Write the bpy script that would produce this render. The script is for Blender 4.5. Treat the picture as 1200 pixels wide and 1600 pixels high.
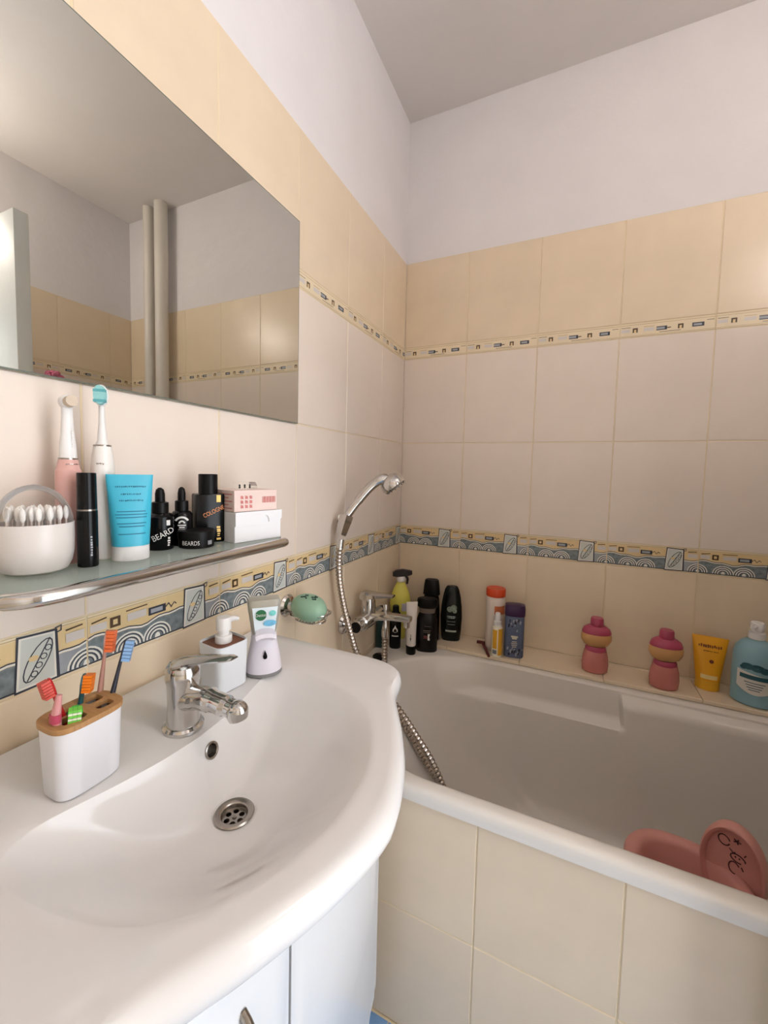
import bpy, bmesh, math, random
from mathutils import Vector, Matrix
random.seed(7)
for o in list(bpy.data.objects): bpy.data.objects.remove(o, do_unlink=True)
SC = bpy.context.scene
COL = SC.collection
PI = math.pi
# ------------------------------------------------------------------ camera
cd = bpy.data.cameras.new('camera'); cam = bpy.data.objects.new('camera', cd); COL.objects.link(cam)
cd.sensor_fit = 'VERTICAL'; cd.sensor_height = 36.0; cd.sensor_width = 27.0
cd.lens = 641.2 / 1600 * 36.0
cd.shift_x = 7.69 / 1600; cd.shift_y = -23.35 / 1600
cd.clip_start = .01
_yaw, _pit, _rol = -0.4346, -0.0639, 0.0228
_f = Vector((math.sin(_yaw)*math.cos(_pit), math.cos(_yaw)*math.cos(_pit), math.sin(_pit)))
_r = Vector((math.cos(_yaw), -math.sin(_yaw), 0)); _u = _r.cross(_f)
_r2 = _r*math.cos(_rol) + _u*math.sin(_rol); _u2 = -_r*math.sin(_rol) + _u*math.cos(_rol)
CAM = Vector((.627, -1.5635, 1.1967))
cam.matrix_world = Matrix(((_r2.x, _u2.x, -_f.x, CAM.x), (_r2.y, _u2.y, -_f.y, CAM.y), (_r2.z, _u2.z, -_f.z, CAM.z), (0, 0, 0, 1)))
SC.camera = cam
# ------------------------------------------------------------------ world (daylight in the hall beyond the open door)
wd = bpy.data.worlds.new('world'); SC.world = wd; wd.use_nodes = True
wd.node_tree.nodes['Background'].inputs[0].default_value = (.90, .94, 1.0, 1)
wd.node_tree.nodes['Background'].inputs[1].default_value = 4.0
LAMP_POS = (1.565, -1.10, 2.22); LAMP_STRENGTH = 84.0
vs = SC.view_settings
vs.view_transform = 'Standard'; vs.look = 'None'; vs.gamma = 1; vs.use_curve_mapping = False
vs.exposure = 0.24
# ------------------------------------------------------------------ materials
def lin(c):
    return tuple(((x/255)/12.92 if x/255 <= .04045 else ((x/255+.055)/1.055)**2.4) for x in c) + (1,)
MATS = {}
def mat(name, col, rough=.45, metal=0., var=.04, scale=14., bump=0., bscale=60., spec=.5, trans=0., alpha=1., rnd=0., emit=0., stretch=None, coat=0.):
    if name in MATS: return MATS[name]
    m = bpy.data.materials.new(name); m.use_nodes = True; nt = m.node_tree; N = nt.nodes; L = nt.links
    b = N['Principled BSDF']; c = lin(col)
    b.inputs['Roughness'].default_value = rough; b.inputs['Metallic'].default_value = metal
    b.inputs['Specular IOR Level'].default_value = spec
    if coat: b.inputs['Coat Weight'].default_value = coat; b.inputs['Coat Roughness'].default_value = .05
    if trans: b.inputs['Transmission Weight'].default_value = trans; b.inputs['IOR'].default_value = 1.45
    b.inputs['Alpha'].default_value = alpha
    tc = N.new('ShaderNodeTexCoord'); nz = N.new('ShaderNodeTexNoise'); nz.inputs['Scale'].default_value = scale; nz.inputs['Detail'].default_value = 4
    src = tc.outputs['Object']
    if stretch:
        mp = N.new('ShaderNodeMapping'); mp.inputs['Scale'].default_value = stretch; L.new(src, mp.inputs[0]); src = mp.outputs[0]
    L.new(src, nz.inputs['Vector'])
    rp = N.new('ShaderNodeValToRGB')
    rp.color_ramp.elements[0].position = .3; rp.color_ramp.elements[1].position = .7
    rp.color_ramp.elements[0].color = tuple(x*(1-var) for x in c[:3]) + (1,)
    rp.color_ramp.elements[1].color = tuple(min(1, x*(1+var)) for x in c[:3]) + (1,)
    L.new(nz.outputs['Fac'], rp.inputs[0]); out = rp.outputs[0]
    if rnd:
        oi = N.new('ShaderNodeObjectInfo'); mr = N.new('ShaderNodeMapRange'); mr.inputs['To Min'].default_value = 1-rnd; mr.inputs['To Max'].default_value = 1+rnd*.5
        L.new(oi.outputs['Random'], mr.inputs['Value'])
        hs = N.new('ShaderNodeHueSaturation'); L.new(out, hs.inputs['Color']); L.new(mr.outputs[0], hs.inputs['Value']); out = hs.outputs[0]
    L.new(out, b.inputs['Base Color'])
    if bump:
        bn = N.new('ShaderNodeTexNoise'); bn.inputs['Scale'].default_value = bscale; bn.inputs['Detail'].default_value = 5
        L.new(tc.outputs['Object'], bn.inputs['Vector'])
        bp = N.new('ShaderNodeBump'); bp.inputs['Strength'].default_value = bump; bp.inputs['Distance'].default_value = .004
        L.new(bn.outputs['Fac'], bp.inputs['Height']); L.new(bp.outputs[0], b.inputs['Normal'])
    if emit:
        b.inputs['Emission Color'].default_value = c; b.inputs['Emission Strength'].default_value = emit
    MATS[name] = m; return m
plaster = mat('plaster', (231, 227, 228), .85, var=.02, scale=6, bump=.6, bscale=14)
ceilpl = mat('ceiling_plaster', (231, 226, 223), .9, var=.02, scale=5, bump=.3, bscale=10)
grout = mat('grout', (226, 208, 174), .8, var=.05, scale=30)
t_cream = mat('tile_cream', (232, 219, 207), .27, var=.02, scale=9, rnd=.02, bump=.03, bscale=20)
t_beige = mat('tile_beige', (232, 213, 186), .27, var=.03, scale=9, rnd=.02, bump=.03, bscale=20)
t_blue = mat('tile_blue', (120, 160, 205), .35, var=.12, scale=25, rnd=.05)
ceram = mat('sanitary_ceramic', (224, 221, 219), .09, var=.006, scale=4)
acryl = mat('tub_acrylic', (228, 222, 214), .2, var=.01, scale=4, coat=.2)
chrome = mat('chrome', (205, 203, 200), .09, 1., var=.02)
steel = mat('brushed_steel', (165, 158, 150), .25, 1., var=.05, scale=40)
white_pl = mat('white_plastic', (236, 234, 232), .35, var=.01)
white_lac = mat('white_lacquer', (221, 222, 224), .25, var=.008)
black_pl = mat('black_plastic', (9, 9, 11), .22, var=.1, spec=.25)
black_mt = mat('black_matte', (11, 10, 10), .4, var=.1, spec=.2)
dark = mat('dark_bristle', (40, 30, 24), .7)
mirror_m = mat('mirror_silver', (212, 212, 206), .0, 1., var=0.)
mirror_e = mat('mirror_edge', (120, 125, 115), .2, .3)
wood = mat('bamboo', (176, 132, 84), .5, var=.14, scale=10, stretch=(3, 30, 3))
wood_d = mat('walnut_inset', (112, 62, 38), .45, var=.2, scale=12, stretch=(30, 4, 4))
ink = mat('black_ink', (30, 30, 34), .6)
inkw = mat('white_ink', (232, 230, 226), .6)
def glassy(name, col, rough=.02, a=.25, ior=1.45):
    """thin clear plastic or glass: mix of transparent and glossy"""
    m = bpy.data.materials.new(name); m.use_nodes = True; N = m.node_tree.nodes; L = m.node_tree.links
    b = N['Principled BSDF']; b.inputs['Base Color'].default_value = lin(col); b.inputs['Roughness'].default_value = rough
    tr = N.new('ShaderNodeBsdfTransparent'); tr.inputs[0].default_value = lin(tuple(min(255, c+20) for c in col))
    mx = N.new('ShaderNodeMixShader')
    fr = N.new('ShaderNodeFresnel'); fr.inputs['IOR'].default_value = ior
    ad = N.new('ShaderNodeMath'); ad.operation = 'ADD'; ad.inputs[1].default_value = a; ad.use_clamp = True
    L.new(fr.outputs[0], ad.inputs[0]); L.new(ad.outputs[0], mx.inputs[0]); L.new(tr.outputs[0], mx.inputs[1]); L.new(b.outputs[0], mx.inputs[2])
    L.new(mx.outputs[0], N['Material Output'].inputs['Surface']); MATS[name] = m; return m
shelf_glass = glassy('shelf_glass', (222, 230, 226), .02, .06)
clear_pl = glassy('clear_plastic', (240, 236, 234), .05, .03, 1.2)
frost_pl = glassy('frosted_plastic', (205, 203, 192), .3, .5)
# ------------------------------------------------------------------ mesh builder
def rot_to(d):
    return Vector((0, 0, 1)).rotation_difference(Vector(d).normalized()).to_matrix()
class MB:
    def __init__(s): s.v = []; s.f = []; s.m = []
    def add(s, vs_, fs, m=0):
        k = len(s.v); s.v += [tuple(p) for p in vs_]
        for f in fs: s.f.append([k+i for i in f]); s.m.append(m)
        return s
    def bm(s, bmx, m=0, mtx=None):
        bmx.verts.index_update()
        s.add([(mtx @ v.co if mtx else v.co)[:] for v in bmx.verts], [[v.index for v in f.verts] for f in bmx.faces], m); bmx.free(); return s
    def box(s, x0, x1, y0, y1, z0, z1, m=0, bev=0., seg=2, mtx=None):
        b = bmesh.new(); bmesh.ops.create_cube(b, size=1)
        for v in b.verts: v.co = Vector(((x0+x1)/2+v.co.x*(x1-x0), (y0+y1)/2+v.co.y*(y1-y0), (z0+z1)/2+v.co.z*(z1-z0)))
        if bev: bmesh.ops.bevel(b, geom=list(b.edges), offset=bev, segments=seg, profile=.5, affect='EDGES')
        return s.bm(b, m, mtx)
    def loft(s, rings, m=0, cap0=True, cap1=True, closed=True):
        n = len(rings[0]); k = len(s.v)
        for r in rings: s.v += [tuple(p) for p in r]
        for i in range(len(rings)-1):
            for j in range(n if closed else n-1):
                a = k+i*n+j; b = k+i*n+(j+1) % n
                s.f.append([a, b, b+n, a+n]); s.m.append(m)
        if cap0: s.f.append([k+j for j in range(n)][::-1]); s.m.append(m)
        if cap1: s.f.append([k+(len(rings)-1)*n+j for j in range(n)]); s.m.append(m)
        return s
    def lathe(s, prof, m=0, seg=28, sx=1., sy=1., o=(0, 0, 0), d=None, cap0=True, cap1=True, p=2.):
        R = rot_to(d) if d is not None else Matrix.Identity(3); O = Vector(o); rings = []
        for r, z in prof:
            ring = []
            for j in range(seg):
                a = 2*PI*j/seg; c, t = math.cos(a), math.sin(a)
                if p != 2.:
                    c = math.copysign(abs(c)**(2/p), c); t = math.copysign(abs(t)**(2/p), t)
                ring.append(O + R @ Vector((r*sx*c, r*sy*t, z)))
            rings.append(ring)
        return s.loft(rings, m, cap0, cap1)
    def tube(s, pts, r, m=0, seg=10, caps=True, flat=1.):
        P = [Vector(p) for p in pts]; n = len(P); rs = r if isinstance(r, (list, tuple)) else [r]*n
        T = [(P[min(i+1, n-1)]-P[max(i-1, 0)]).normalized() for i in range(n)]
        up = Vector((0, 0, 1)) if abs(T[0].z) < .9 else Vector((0, 1, 0))
        nv = (up-T[0]*up.dot(T[0])).normalized(); rings = []
        for i in range(n):
            if i:
                q = T[i-1].rotation_difference(T[i]); nv = q @ nv; nv = (nv-T[i]*nv.dot(T[i])).normalized()
            bv = T[i].cross(nv)
            rings.append([P[i]+(nv*math.cos(2*PI*j/seg)*flat+bv*math.sin(2*PI*j/seg))*rs[i] for j in range(seg)])
        return s.loft(rings, m, caps, caps)
    def sphere(s, c, r, m=0, u=16, w=10, mtx=None):
        b = bmesh.new(); bmesh.ops.create_uvsphere(b, u_segments=u, v_segments=w, radius=1)
        rr = r if isinstance(r, (tuple, list)) else (r, r, r)
        for v in b.verts:
            q = Vector((v.co.x*rr[0], v.co.y*rr[1], v.co.z*rr[2]))
            if mtx: q = mtx @ q
            v.co = q+Vector(c)
        return s.bm(b, m)
    def build(s, name, mats, parent=None, smooth=35., loc=None):
        me = bpy.data.meshes.new(name); me.from_pydata(s.v, [], s.f)
        if not isinstance(mats, (list, tuple)): mats = [mats]
        for q in mats: me.materials.append(q)
        me.polygons.foreach_set('material_index', s.m)
        b = bmesh.new(); b.from_mesh(me); bmesh.ops.recalc_face_normals(b, faces=b.faces); b.to_mesh(me); b.free()
        if smooth:
            me.polygons.foreach_set('use_smooth', [True]*len(me.polygons)); me.set_sharp_from_angle(angle=math.radians(smooth))
        o = bpy.data.objects.new(name, me); COL.objects.link(o)
        if parent: o.parent = parent
        if loc: o.location = loc
        return o
def spline(ctrl, n=8):
    P = [Vector(p) for p in ctrl]; P = [P[0]*2-P[1]]+P+[P[-1]*2-P[-2]]; out = []
    for i in range(1, len(P)-2):
        for k in range(n):
            t = k/n; a, b, c, d = P[i-1:i+3]
            out.append(.5*((2*b)+(c-a)*t+(2*a-5*b+4*c-d)*t*t+(3*b-a-3*c+d)*t**3))
    out.append(P[-2]); return out
def tag(o, label, cat, group=None, kind=None):
    o['label'] = label; o['category'] = cat
    if group: o['group'] = group
    if kind: o['kind'] = kind
    return o
def thing(name, label, cat, loc=(0, 0, 0), rz=0., group=None):
    o = bpy.data.objects.new(name, None); COL.objects.link(o); o.empty_display_size = .02
    o.location = loc; o.rotation_euler = (0, 0, rz); return tag(o, label, cat, group)
def copy_part(o, parent, loc, rz=0.):
    c = o.copy(); COL.objects.link(c); c.parent = parent; c.location = loc; c.rotation_euler = (0, 0, rz); return c
def text(name, s, size, mt, parent, fn, ang=0., narrow=1.):
    """lettering printed on a surface: fn maps (across, up) to a 3-D point"""
    cu = bpy.data.curves.new('t', 'FONT'); cu.body = s; cu.size = size; cu.align_x = 'CENTER'; cu.align_y = 'CENTER'; cu.resolution_u = 3
    ob = bpy.data.objects.new('t', cu); COL.objects.link(ob)
    dg = bpy.context.evaluated_depsgraph_get(); me = bpy.data.meshes.new_from_object(ob.evaluated_get(dg))
    bpy.data.objects.remove(ob); bpy.data.curves.remove(cu); me.name = name
    b = bmesh.new(); b.from_mesh(me); bmesh.ops.triangulate(b, faces=b.faces); b.to_mesh(me); b.free()
    c, t = math.cos(ang), math.sin(ang)
    for v in me.vertices:
        x, y = v.co.x*narrow, v.co.y; v.co = Vector(fn(x*c-y*t, x*t+y*c))
    me.materials.clear(); me.materials.append(mt)
    o = bpy.data.objects.new(name, me); COL.objects.link(o); o.parent = parent; return o
def on_oval(a, b, z0, e=.0004, x0=0.):
    def fn(x, y):
        x += x0; q = max(0., 1-(x/a)**2); return (x, -b*math.sqrt(q)-e, z0+y)
    return fn
def patch(mb, fn, x0, x1, y0, y1, m=0, n=6):
    k = len(mb.v)
    for i in range(n+1):
        x = x0+(x1-x0)*i/n; mb.v += [tuple(fn(x, y0)), tuple(fn(x, y1))]
    for i in range(n): mb.f.append([k+2*i, k+2*i+2, k+2*i+3, k+2*i+1]); mb.m.append(m)
    return mb
def scribble(name, mt, parent, fn, x0, x1, y0, y1, n, up=False):
    """print too small to read: a row of uneven little strokes"""
    mb = MB(); rg = random.Random(n*31+int(abs(x0)*1e5)); w = ((y1-y0) if up else (x1-x0))/n
    for i in range(n):
        a = i*w+w*rg.uniform(0, .15); b = a+w*rg.uniform(.5, .9); lo, hi = rg.uniform(0, .3), rg.uniform(.7, 1)
        if up: q = [(x0+(x1-x0)*lo, y0+a), (x0+(x1-x0)*hi, y0+a), (x0+(x1-x0)*hi, y0+b), (x0+(x1-x0)*lo, y0+b)]
        else: q = [(x0+a, y0+(y1-y0)*lo), (x0+b, y0+(y1-y0)*lo), (x0+b, y0+(y1-y0)*hi), (x0+a, y0+(y1-y0)*hi)]
        mb.add([fn(*p) for p in q], [[0, 1, 2, 3]])
    return mb.build(name, mt, parent, smooth=0)
# ------------------------------------------------------------------ the room
W = 1.69; D = -2.0; H = 2.545; FL = -.015
JT = .0025     # joint
ZR = [(-.015, .232, 'b'), (.232, .565, 'b'), (.565, .899, 'b'), (.899, .977, 'L'), (.977, 1.31, 'c'), (1.31, 1.643, 'c'), (1.643, 1.687, 'U'), (1.687, 2.015, 'b')]
def struct(name, mb, m, label, cat, smooth=0):
    o = mb.build(name, m, smooth=smooth); return tag(o, label, cat, kind='structure')
G = .0018
wall_left = struct('wall_left', MB().box(-.1, -G, D-.1, .1, FL-.1, H+.1), plaster, 'tiled wall with the mirror and glass shelf, white plaster on top', 'wall')
wall_back = struct('wall_back', MB().box(-.1, W+.1, G, .1, FL-.1, H+.1), plaster, 'tiled wall along the long side of the bathtub', 'wall')
DY0, DY1, DZ = -1.63, -.845, 1.985
wr = MB().box(W+G, W+.1, DY1, .1, FL-.1, H+.1).box(W+G, W+.1, D-.1, DY0, FL-.1, H+.1).box(W+G, W+.1, DY0, DY1, DZ, H+.1)
wall_right = struct('wall_right', wr, plaster, 'tiled wall with the doorway, seen in the mirror', 'wall')
wall_front = struct('wall_front', MB().box(-.1, W+.1, D-.1, D-G, FL-.1, H+.1), plaster, 'wall facing the bathtub across the room', 'wall')
ceiling = struct('ceiling', MB().box(-.1, W+.1, D-.1, .1, H, H+.1), ceilpl, 'textured grey-white plaster ceiling', 'ceiling')
floor = struct('floor', MB().box(-.1, W+.1, D-.1, .1, FL-.1, FL-G), grout, 'floor of small light blue tiles', 'floor')
# grout bed behind the tiled zone (slightly proud of the plaster plane)
def bed(x0, x1, y0, y1, z0, z1, par):
    MB().box(x0, x1, y0, y1, z0, z1).build('grout_bed', grout, par, smooth=0)
bed(-.004, -.0012, D, 0, FL, 2.0145, wall_left)
bed(0, W, .0012, .004, FL, 2.0145, wall_back)
bed(W+.0012, W+.004, DY1, 0, FL, 2.0145, wall_right)
bed(W+.0012, W+.004, D, DY0, FL, 2.0145, wall_right)
bed(0, W, D-.004, D-.0012, FL, 2.0145, wall_front)
# tiles: local x along the wall, z up, front face at y=0 looking to -y
TM = {}
def tile_mesh(w, h, m):
    key = (round(w, 4), round(h, 4), m.name)
    if key not in TM:
        g = JT/2; c = .0012; x0, x1, z0, z1 = g, w-g, g, h-g
        r0 = [(x0+c, 0, z0+c), (x1-c, 0, z0+c), (x1-c, 0, z1-c), (x0+c, 0, z1-c)]
        r1 = [(x0, c, z0), (x1, c, z0), (x1, c, z1), (x0, c, z1)]
        r2 = [(x0, .005, z0), (x1, .005, z0), (x1, .005, z1), (x0, .005, z1)]
        o = MB().loft([r0, r1, r2]).build('tile', m, smooth=0); TM[key] = o.data; bpy.data.objects.remove(o)
    return TM[key]
def clip(poly, a, b):
    for s, lim in ((1, a), (-1, b)):
        out = []
        for i in range(len(poly)):
            p, q = poly[i-1], poly[i]; pi_, qi = s*(p[0]-lim) >= 0, s*(q[0]-lim) >= 0
            if pi_ != qi:
                t = (lim-p[0])/(q[0]-p[0]); out.append((lim, p[1]+(q[1]-p[1])*t))
            if qi: out.append(q)
        poly = out
        if len(poly) < 3: return []
    return poly
BC = [mat('border_cream', (232, 216, 186), .3), mat('border_ochre', (228, 202, 152), .3, var=.08), mat('border_brown', (84, 62, 40), .4), mat('border_slate', (120, 130, 134), .35, var=.3, scale=90),
      mat('border_white', (232, 229, 220), .35), mat('border_pale', (214, 206, 200), .3), mat('border_picture', (208, 211, 205), .3, var=.05), mat('border_ink', (50, 54, 66), .4), mat('border_tan', (190, 160, 110), .35), mat('border_grey', (160, 164, 170), .35, var=.12, scale=40)]
class Pr:
    def __init__(s, u0, u1, h): s.mb = MB(); s.u0, s.u1 = u0, u1; s.n = 0; s.h = h
    def poly(s, pts, m):
        q = clip(pts, s.u0+JT/2, s.u1-JT/2)
        if len(q) < 3: return
        s.n += 1; y = -.00002*s.n; s.mb.add([(u-s.u0, y, v) for u, v in q], [list(range(len(q)))], m)
    def rect(s, a, b, c, d, m): s.poly([(a, c), (b, c), (b, d), (a, d)], m)
    def line(s, pts, w, m):
        L = []; R = []
        n = len(pts)
        for i in range(n):
            a = pts[max(i-1, 0)]; b = pts[min(i+1, n-1)]; dx, dy = b[0]-a[0], b[1]-a[1]; l = math.hypot(dx, dy) or 1
            nx, ny = -dy/l*w/2, dx/l*w/2; L.append((pts[i][0]+nx, pts[i][1]+ny)); R.append((pts[i][0]-nx, pts[i][1]-ny))
        s.n += 1; y = -.00002*s.n
        for i in range(n-1):
            q = clip([L[i], L[i+1], R[i+1], R[i]], s.u0+JT/2, s.u1-JT/2)
            if len(q) >= 3: s.mb.add([(u-s.u0, y, v) for u, v in q], [list(range(len(q)))], m)
    def done(s):
        w = s.u1-s.u0; g = JT/2
        s.mb.box(g, w-g, 0, .005, g, s.h-g, 0)
        o = s.mb.build('border_tile', BC, smooth=0); d = o.data; bpy.data.objects.remove(o); return d
def ell(cx, cy, rx, ry, a0, a1, n=12, rot=0.):
    out = []
    for i in range(n+1):
        a = a0+(a1-a0)*i/n; x, y = rx*math.cos(a), ry*math.sin(a); out.append((cx+x*math.cos(rot)-y*math.sin(rot), cy+x*math.sin(rot)+y*math.cos(rot)))
    return out
def lower_border(u0, u1):
    p = Pr(u0, u1, .078)
    p.rect(0, .25, .036, .072, 1)
    p.line([(0, .0735), (.25, .0735)], .0012, 8)
    wave = [(.25*i/24, .037+.0035*math.sin(i*PI/6+.6)+.002*math.sin(i*1.3)) for i in range(25)]
    p.poly([(0, .006)]+[(.165, .006)]+[w_ for w_ in wave if w_[0] < .17][::-1], 3)
    p.poly([(.165, .006), (.25, .006)]+[w_ for w_ in wave if w_[0] > .16][::-1], 9)
    for cx in (-.002, .062, .112, .249):
        p.poly(ell(cx, .006, .027, .025, 0, PI), 3)
        for k, r in enumerate((.025, .019, .013)):
            p.line(ell(cx, .007, r, r*.95, 0, PI), .0028, 4); p.line(ell(cx, .007, r-.0026, r*.95-.0026, 0, PI), .0016, 7)
        p.poly(ell(cx, .008, .005, .007, 0, 2*PI, 8), 4)
    p.line([(a, b+.002) for a, b in wave], .0026, 4); p.line([(a, b+.0042) for a, b in wave], .0017, 7)
    p.line([(0, .0055), (.25, .0055)], .0022, 7)
    p.line([(.006, .064), (.028, .067)], .0022, 2)
    p.rect(.004, .028, .05, .061, 5)
    p.rect(.033, .049, .048, .064, 2); p.rect(.0375, .0445, .052, .06, 1)
    p.line([(.058, .067), (.094, .068)], .0018, 2); p.rect(.06, .092, .05, .062, 5)
    p.rect(.096, .128, .0475, .0605, 7); p.rect(.1, .122, .0505, .0575, 9)
    p.line([(.128, .054), (.134, .059), (.139, .051), (.145, .058), (.149, .054)], .0022, 7)
    p.poly([(.162, .002), (.214, .004), (.212, .073), (.166, .076)], 7)
    p.poly([(.164, .005), (.21, .0065), (.209, .0705), (.1685, .073)], 4)
    p.poly([(.167, .008), (.2075, .009), (.2065, .068), (.171, .0705)], 6)
    p.line([(.209, .074), (.217, .076), (.2165, .069), (.212, .068)], .002, 7)
    p.line([(.176, .014), (.203, .064)], .0016, 7)
    p.line(ell(.189, .038, .0285, .011, 0, 2*PI, 18, 1.06), .0016, 7)
    for k in range(4):
        t = (k-1.5)*.0115; p.line(ell(.1925+t*.48, .036+t*.87, .0038, .0038, 0, 2*PI, 8), .0013, 7)
    p.poly(ell(.184, .042, .006, .004, 0, 2*PI, 8), 1)
    p.line([(.222, .066), (.244, .068)], .0022, 2); p.rect(.222, .246, .048, .061, 5)
    return p.done()
def upper_border(u0, u1):
    p = Pr(u0, u1, .044)
    p.line([(0, .0385), (.25, .0385)], .0012, 8); p.line([(0, .0045), (.25, .0045)], .001, 8)
    for a in (.036, .156):
        p.rect(a, a+.014, .014, .028, 2); p.rect(a+.004, a+.01, .014, .0235, 1)
    p.rect(.066, .094, .016, .026, 5); p.line([(.066, .03), (.094, .03)], .0014, 8)
    p.rect(.1, .128, .0145, .0265, 7); p.rect(.1, .122, .017, .024, 9); p.line([(.128, .02), (.138, .0205)], .003, 2)
    p.rect(.192, .222, .0145, .0265, 7); p.rect(.1955, .216, .0175, .0235, 9)
    p.line([(.108, .009), (.164, .0095)], .0014, 2); p.line([(.004, .031), (.03, .031)], .0014, 2); p.line([(.228, .031), (.246, .031)], .0014, 2)
    p.rect(.004, .028, .016, .026, 5)
    return p.done()
BM = {}
def lay(parent, s0, s1, joints, place, rz, rows):
    cuts = sorted([j for j in joints if s0+.01 < j < s1-.01]+[s0, s1])
    for z0, z1, k in rows:
        for a, b in zip(cuts[:-1], cuts[1:]):
            if k in 'bc':
                me = tile_mesh(b-a, z1-z0, t_beige if k == 'b' else t_cream); nm = 'tile'
            else:
                u0 = (0. if b-a > .2495 or a > s0+.001 else .25-(b-a)); u0 = round(u0, 4); u1 = round(u0+b-a, 4)
                if parent is wall_left and a > -.22: u0, u1 = 0., round(b-a, 4)
                key = (k, u0, u1)
                if key not in BM: BM[key] = (lower_border if k == 'L' else upper_border)(u0, u1)
                me = BM[key]; nm = 'border_tile'
            o = bpy.data.objects.new(nm, me); COL.objects.link(o); o.parent = parent
            o.location = place(a, z0); o.rotation_euler = (0, 0, rz)
lay(wall_left, D, 0, [-.212-.25*k for k in range(9)], lambda a, z: (0, a, z), PI/2, ZR)
lay(wall_back, 0, W, [.25*k for k in range(8)], lambda a, z: (a, 0, z), 0, ZR[2:])
lay(wall_right, 0, -DY1, [.12+.25*k for k in range(8)], lambda a, z: (W, -a, z), -PI/2, ZR[1:])
lay(wall_right, -DY0, -D, [], lambda a, z: (W, -a, z), -PI/2, ZR[1:])
lay(wall_front, 0, W, [.25*k for k in range(8)], lambda a, z: (W-a, D, z), PI, ZR)
# floor tiles in front of the bath
fo = MB()
g = .0015; s = .15
o = MB().loft([[(g, g, 0), (s-g, g, 0), (s-g, s-g, 0), (g, s-g, 0)], [(g, g, -.004), (s-g, g, -.004), (s-g, s-g, -.004), (g, s-g, -.004)]]).build('floor_tile', t_blue, smooth=0)
fd = o.data; bpy.data.objects.remove(o)
for i in range(11):
    for j in range(8):
        o = bpy.data.objects.new('floor_tile', fd); COL.objects.link(o); o.parent = floor; o.location = (.02+i*.15, -1.99+j*.15, FL)
# doorway frame, open door leaf
dw = mat('door_white', (226, 230, 228), .3, var=.01)
tr = MB().box(W-.012, W+.11, DY0-.06, DY0, FL, DZ+.06, bev=.003).box(W-.012, W+.11, DY0, DY1, DZ, DZ+.06, bev=.003)
struct('trim_1', tr, dw, 'white painted frame around the open doorway', 'door frame', 30)
door = MB().box(-.735, 0, -.02, .02, .0, 1.965, bev=.002).build('door_1', dw)
door.location = (W-.01, -.848, .0)
tag(door, 'white door leaf swung open along the end of the bathtub', 'door', kind='structure')
MB().lathe([(.024, 0), (.024, .006), (.01, .01), (.009, .04)], o=(-.68, -.02, 1.02), d=(0, -1, 0)).tube(spline([(-.68, -.058, 1.02), (-.64, -.06, 1.02), (-.57, -.058, 1.02)]), .009).build('handle', steel, door)
# wall lamp above the doorway, outside the picture: its highlight shows on the bath wall and, doubled, in the mirror
lampm = mat('lamp_globe', (255, 245, 236), .4, emit=LAMP_STRENGTH)
la = thing('wall_lamp_offscreen', 'lit round opal wall lamp above the doorway', 'lamp', (W, LAMP_POS[1], LAMP_POS[2]))
MB().lathe([(.05, 0), (.05, .012), (.03, .022), (.03, .035)], d=(-1, 0, 0)).build('base', white_pl, la)
MB().sphere((LAMP_POS[0]-W, 0, 0), .058, u=24, w=16).build('globe_offscreen', lampm, la)
# heating pipes by the far end of the bath (seen in the mirror)
pm = mat('pipe_paint', (222, 216, 206), .4, var=.02)
for x, r, lab in ((1.36, .032, 'thick cream heating pipe on the bath wall'), (1.455, .026, 'thinner cream heating pipe nearest the door wall')):
    o = MB().lathe([(r, 0), (r, H-.567)], seg=24).build('heating_pipe', pm); o.location = (x, -.055, .566); tag(o, lab, 'pipe', kind='structure')
# ------------------------------------------------------------------ bathtub, ledge, front panel
def ray_rect(c, a, x0, x1, y0, y1):
    dx, dy = math.cos(a), math.sin(a); t = 1e9
    if dx > 1e-9: t = min(t, (x1-c[0])/dx)
    if dx < -1e-9: t = min(t, (x0-c[0])/dx)
    if dy > 1e-9: t = min(t, (y1-c[1])/dy)
    if dy < -1e-9: t = min(t, (y0-c[1])/dy)
    return (c[0]+dx*t, c[1]+dy*t)
def tub_curve(x0, x1, y0, y1, rl, rr, n):
    """closed curve, big elliptic left end, smaller right end, counter-clockwise from the middle of the right end"""
    yc = (y0+y1)/2; hy = (y1-y0)/2; pts = []
    def arc(cx, cy, rx, ry, a0, a1, k):
        for i in range(k): a = a0+(a1-a0)*i/k; pts.append((cx+rx*math.cos(a), cy+ry*math.sin(a)))
    ry = min(hy, rr)
    for i in range(6): pts.append((x1, yc+(y1-ry-yc)*i/6))
    arc(x1-rr, y1-ry, rr, ry, 0, PI/2, 20)
    a, b = x1-rr, x0+rl
    for i in range(n): pts.append((a+(b-a)*i/n, y1))
    arc(b, yc, rl, hy, PI/2, PI*1.5, 80)
    for i in range(n): pts.append((b+(a-b)*i/n, y0))
    arc(x1-rr, y0+ry, rr, ry, -PI/2, 0, 20)
    for i in range(6): pts.append((x1, y0+ry+(yc-y0-ry)*i/6))
    return pts
NB = 120
RT = .552
op = tub_curve(.07, 1.60, -.763, -.16, .33, .14, NB)
bo = tub_curve(.50, 1.46, -.66, -.26, .20, .16, NB)
cen = (.85, -.46)
def outer(p, off, y1=0.):
    a = math.atan2(p[1]-cen[1], p[0]-cen[0]); return ray_rect(cen, a, off, W-off, -.80+off, y1-off)
def outset(pts, d):
    out = []; n = len(pts)
    for i in range(n):
        a, b = pts[i-1], pts[(i+1) % n]; dx, dy = b[0]-a[0], b[1]-a[1]; l = math.hypot(dx, dy) or 1
        out.append((pts[i][0]+dy/l*d, pts[i][1]-dx/l*d))
    return out
rings = []
tub_o = thing('bathtub', 'built-in white bathtub with moulded arm rest inside', 'bathtub', (0, 0, 0))
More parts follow.
